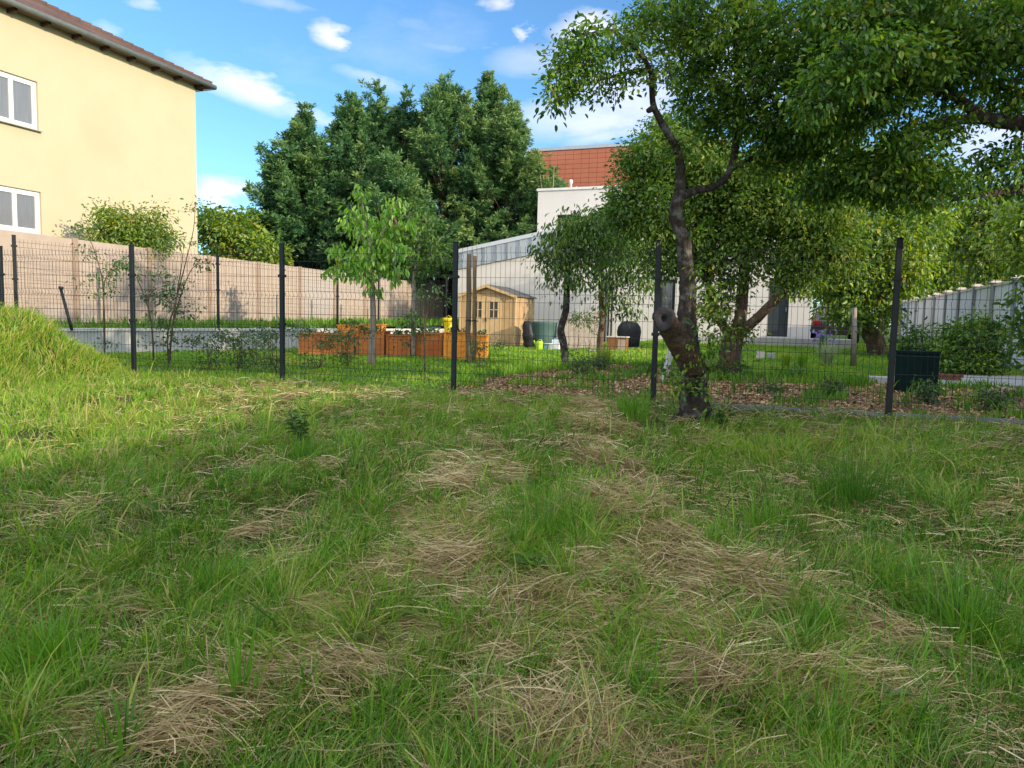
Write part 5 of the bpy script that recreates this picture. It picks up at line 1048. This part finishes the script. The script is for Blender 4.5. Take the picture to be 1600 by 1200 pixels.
for px, py, Y, h, lb in [(1205, 625, 10.3, 32, 'small round bush in the mulch close to the kerb, left one'), (1295, 628, 9.9, 34, 'small upright bush in the mulch, right one of the pair'), (935, 580, 14.2, 26, 'low green bush at the foot of the grass clump'), (1240, 596, 13.3, 22, 'low bush on the far edge of the mulch bed'), (1450, 628, 9.3, 34, 'low dark bush beneath the utility cabinet'), (1550, 640, 8.6, 30, 'low bush at the fence by the bark heap'), (900, 510, 21, 26, 'upright small bush before the leaning boards'), (920, 520, 20.5, 34, 'taller narrow bush right of the one before the leaning boards')]:
    k = Y/FPX; b_ = gb(px, py, Y); shrub('garden_bush', lb, b_, [(px, py-h*.5, Y, h*.55, h*.5, 26, h*.5*k)], leaf_shr, .055, .06, 14, .45, stems=3, rb=.008, seglen=.15, rmax=.006, group='small bushes in and around the mulch bed')
# ground plants: clumps
def clump(name, label, px, py, Y, hpx, wpx, n, var0, group=None, mat=None, wid=.006, drop=.3, lean=.5):
    b_ = gb(px, py, Y); k = Y/FPX; n = int(n); a = RG.uniform(0, 6.28, n); r = np.abs(RG.normal(size=n))*.05; P = b_+np.stack([np.cos(a)*r, np.sin(a)*r, np.zeros(n)], 1)
    H = hpx*k*RG.uniform(.6, 1.1, n); LE = wpx/hpx*RG.uniform(.1, 1.1, n)*lean*2
    o = blades(name, P, a+RG.normal(size=n)*.4, H, LE, np.full(n, wid)*RG.uniform(.6, 1.3, n), a+1.57, np.clip(var0+RG.normal(size=n)*.12, 0, 1), mat or grass_m, droop=drop, at=b_)
    tag(o, label, 'plant', group); return o
pale_g = leafmat('grass_pale', [(0, (.16, .24, .10)), (.5, (.34, .40, .22)), (1, (.50, .52, .34))])
clump('grass_clump', 'yellow green upright grass clump at the foot of the sunlit slim trunk', 943, 574, 14.6, 42, 20, 260, .72)
clump('grass_clump', 'pale arching ornamental grass in front of the parked car', 1292, 572, 17.5, 42, 34, 260, .5, mat=pale_g, wid=.008)
clump('grass_clump', 'feathery green ornamental grass left of the pale arching one', 1252, 578, 16.5, 30, 18, 200, .5)
clump('grass_clump', 'soft pale grass clump right of the hollow grey blocks', 1228, 574, 17, 28, 16, 200, .7)
irl = clump('iris_plant', 'iris clump with violet flowers before the parked car', 1284, 556, 20, 44, 14, 90, .35, wid=.014, lean=.2)
b_ = gb(1284, 556, 20); n = 60; c = b_+np.stack([RG.normal(size=n)*.17, RG.normal(size=n)*.12, RG.uniform(.42, .72, n)], 1)
vio = leafmat('violet_petal', [(0, (.10, .06, .42)), (1, (.34, .22, .70))], trans=.3); leaves('flowers', c, RG.normal(size=(n, 3)), RG.normal(size=(n, 3)), np.full(n, .08), np.full(n, .028), vio, irl, RG.random(n))
# slim white stake and brown stake by the leaning tree
for px, yt, yb, Y, r_, m_, lb in [(1335, 480, 572, 17.2, .06, bark3, 'pale young trunk supporting stake in front of the parked car'), (1376, 490, 546, 21, .05, bark2, 'reddish brown stake right of the leaning trunk')]:
    a, c = T(px, yt, Y), T(px-2, yb, Y); c[2] = float(gz(c[0], c[1])); t_ = thing('tree_stake', lb, 'stake', c); MB().tube([c, (a+c)/2+[.01, 0, 0], a], [r_, r_*.95, r_*.9], 10, jitter=.04).build('pole', m_, t_, smooth=True)
    MB().tube([c+Z*.8+V*r_*1.1, c+Z*.82-U*r_*1.1, c+Z*.8-V*r_*1.1], .01, 5).build('tie', anth, t_)
# trees far behind the boundary wall
for i, (px, yt, Y, wpx, lb) in enumerate([(1470, 330, 40, 70, 'yellow green tree rising behind the capped boundary wall, left one'), (1550, 300, 34, 70, 'yellow green tree rising behind the capped boundary wall, middle one'), (1640, 290, 30, 80, 'yellow green tree rising behind the capped boundary wall, at the frame edge'), (1400, 350, 46, 60, 'paler tree seen behind the leaning garden tree crown'), (1310, 360, 50, 60, 'tree beyond the car half hidden by the leaning garden tree')]):
    k = Y/FPX; base = P3(T(px, 500, Y), .6); hh = (505-yt)*k
    gtree(lb, base, [([None, np.array(base)+[0, 0, hh*.3], np.array(base)+[.2, 0, hh*.7]], [.25, .2, .08])], [(px, yt+30, Y, wpx*.6, 34, 70, wpx*.5*k), (px-10, yt+75, Y, wpx*.8, 44, 120, wpx*.6*k), (px+8, yt+125, Y, wpx*.75, 44, 90, wpx*.6*k)], leaf_yel, bark2, .26, .45, 24, .52, name='broadleaf_tree', seglen=1.0, group='trees beyond the boundary wall')
# weeds in the meadow
def weed(label, px, py, hpx, n, ls, lv, mat=leaf_shr, w=.06):
    p = G(px, py, .2); p = G(px, py, float(gz(p[0], p[1]))); Y = p[1]; k = Y/FPX; hh = hpx*k; t_ = thing('weed', label, 'weed', p); m = MB(); P = []; D = []
    for i in range(max(2, n//14)):
        e = p+np.array([RG.normal()*w, RG.normal()*w, hh*RG.uniform(.7, 1.1)]); m.tube([p, (p+e)/2+RG.normal(size=3)*.01, e], [.004, .003, .0015], 5)
        q = 14; t = RG.random(q); a = RG.uniform(0, 6.28, q); P.append(p+(e-p)*t[:, None]); D.append(np.stack([np.cos(a), np.sin(a), RG.uniform(.1, .9, q)], 1))
    m.build('stems', surf('weed_stem', (.08, .13, .03), bump=0), t_); P = np.concatenate(P); D = np.concatenate(D); q = len(P)
    leaves('leaves', P, D, RG.normal(size=(q, 3))*.3+Z, np.full(q, ls)*RG.uniform(.6, 1.2, q), np.full(q, ls*.2), mat, t_, np.clip(lv+RG.normal(size=q)*.15, 0, 1))
weed('dark leafy nettle like weed at the far edge of the shaded grass', 470, 690, 50, 90, .07, .35)
weed('leafy weed growing at the right foot of the old trunk', 1128, 665, 26, 60, .07, .7)
weed('broad leaved weed between the straw swaths near the middle', 835, 905, 40, 30, .10, .7)
weed('broad leaved weed at the lower right of the meadow', 1330, 1130, 50, 30, .09, .6)
weed('young leafy weed in the short grass at the left', 330, 800, 36, 40, .06, .55)
# long grass tufts
def tuft(label, px, py, hpx, wpx, n, var0, wid, lean=.45):
    p = G(px, py, .2); p = G(px, py, float(gz(p[0], p[1]))); Y = p[1]; k = Y/FPX; n = int(n); a = RG.uniform(0, 6.28, n); r = np.abs(RG.normal(size=n))*wpx*k*.35
    P = p+np.stack([np.cos(a)*r, np.sin(a)*r, np.zeros(n)], 1); H = hpx*k*RG.uniform(.35, 1.05, n)
    tag(blades('grass_tuft', P, a+RG.normal(size=n)*.7, H, RG.uniform(.05, 1, n)*lean*1.4, np.full(n, wid)*RG.uniform(.6, 1.3, n), RG.uniform(0, 3.14, n), np.clip(var0+RG.normal(size=n)*.1, 0, 1), grass_m, at=p), label, 'grass tuft', 'taller grass tufts in the meadow')
tuft('tall feathery bluish green grass tuft at the centre of the meadow', 850, 850, 165, 170, 210, .32, .0018, .65)
tuft('dark dense grass tuft at the right of the meadow', 1330, 800, 130, 100, 330, .20, .0024, .6)
tuft('tall grass tuft at the right front of the meadow', 1500, 1010, 150, 190, 380, .32, .0028, .6)
tuft('grass tuft standing in straw at the bottom middle', 1010, 1090, 120, 90, 110, .42, .003, .6)
tuft('broad bladed grass tuft at the lower left', 190, 1190, 120, 60, 40, .30, .007, .5)
tuft('upright green tuft right of the lower left broad bladed one', 375, 1130, 190, 40, 50, .42, .005, .25)
tuft('bright green tuft among straw in the lower middle', 700, 1000, 90, 60, 60, .5, .003, .6)
tuft('tall green tuft near the lower right corner', 1280, 1000, 110, 90, 110, .42, .003, .6)
tuft('green tuft at the far side beside the sawn tree', 985, 655, 50, 60, 300, .42, .004)
tuft('fresh green tuft low in the left foreground', 90, 1050, 130, 120, 200, .40, .003, .6)
tuft('green tuft in the left middle of the shaded meadow', 330, 930, 90, 110, 170, .38, .0026, .6)
tuft('wide green tuft right of the steep straw swath', 1180, 830, 70, 120, 200, .42, .0026, .6)
tuft('dark green tuft left of the tall feathery one', 470, 730, 60, 70, 260, .30, .0035)
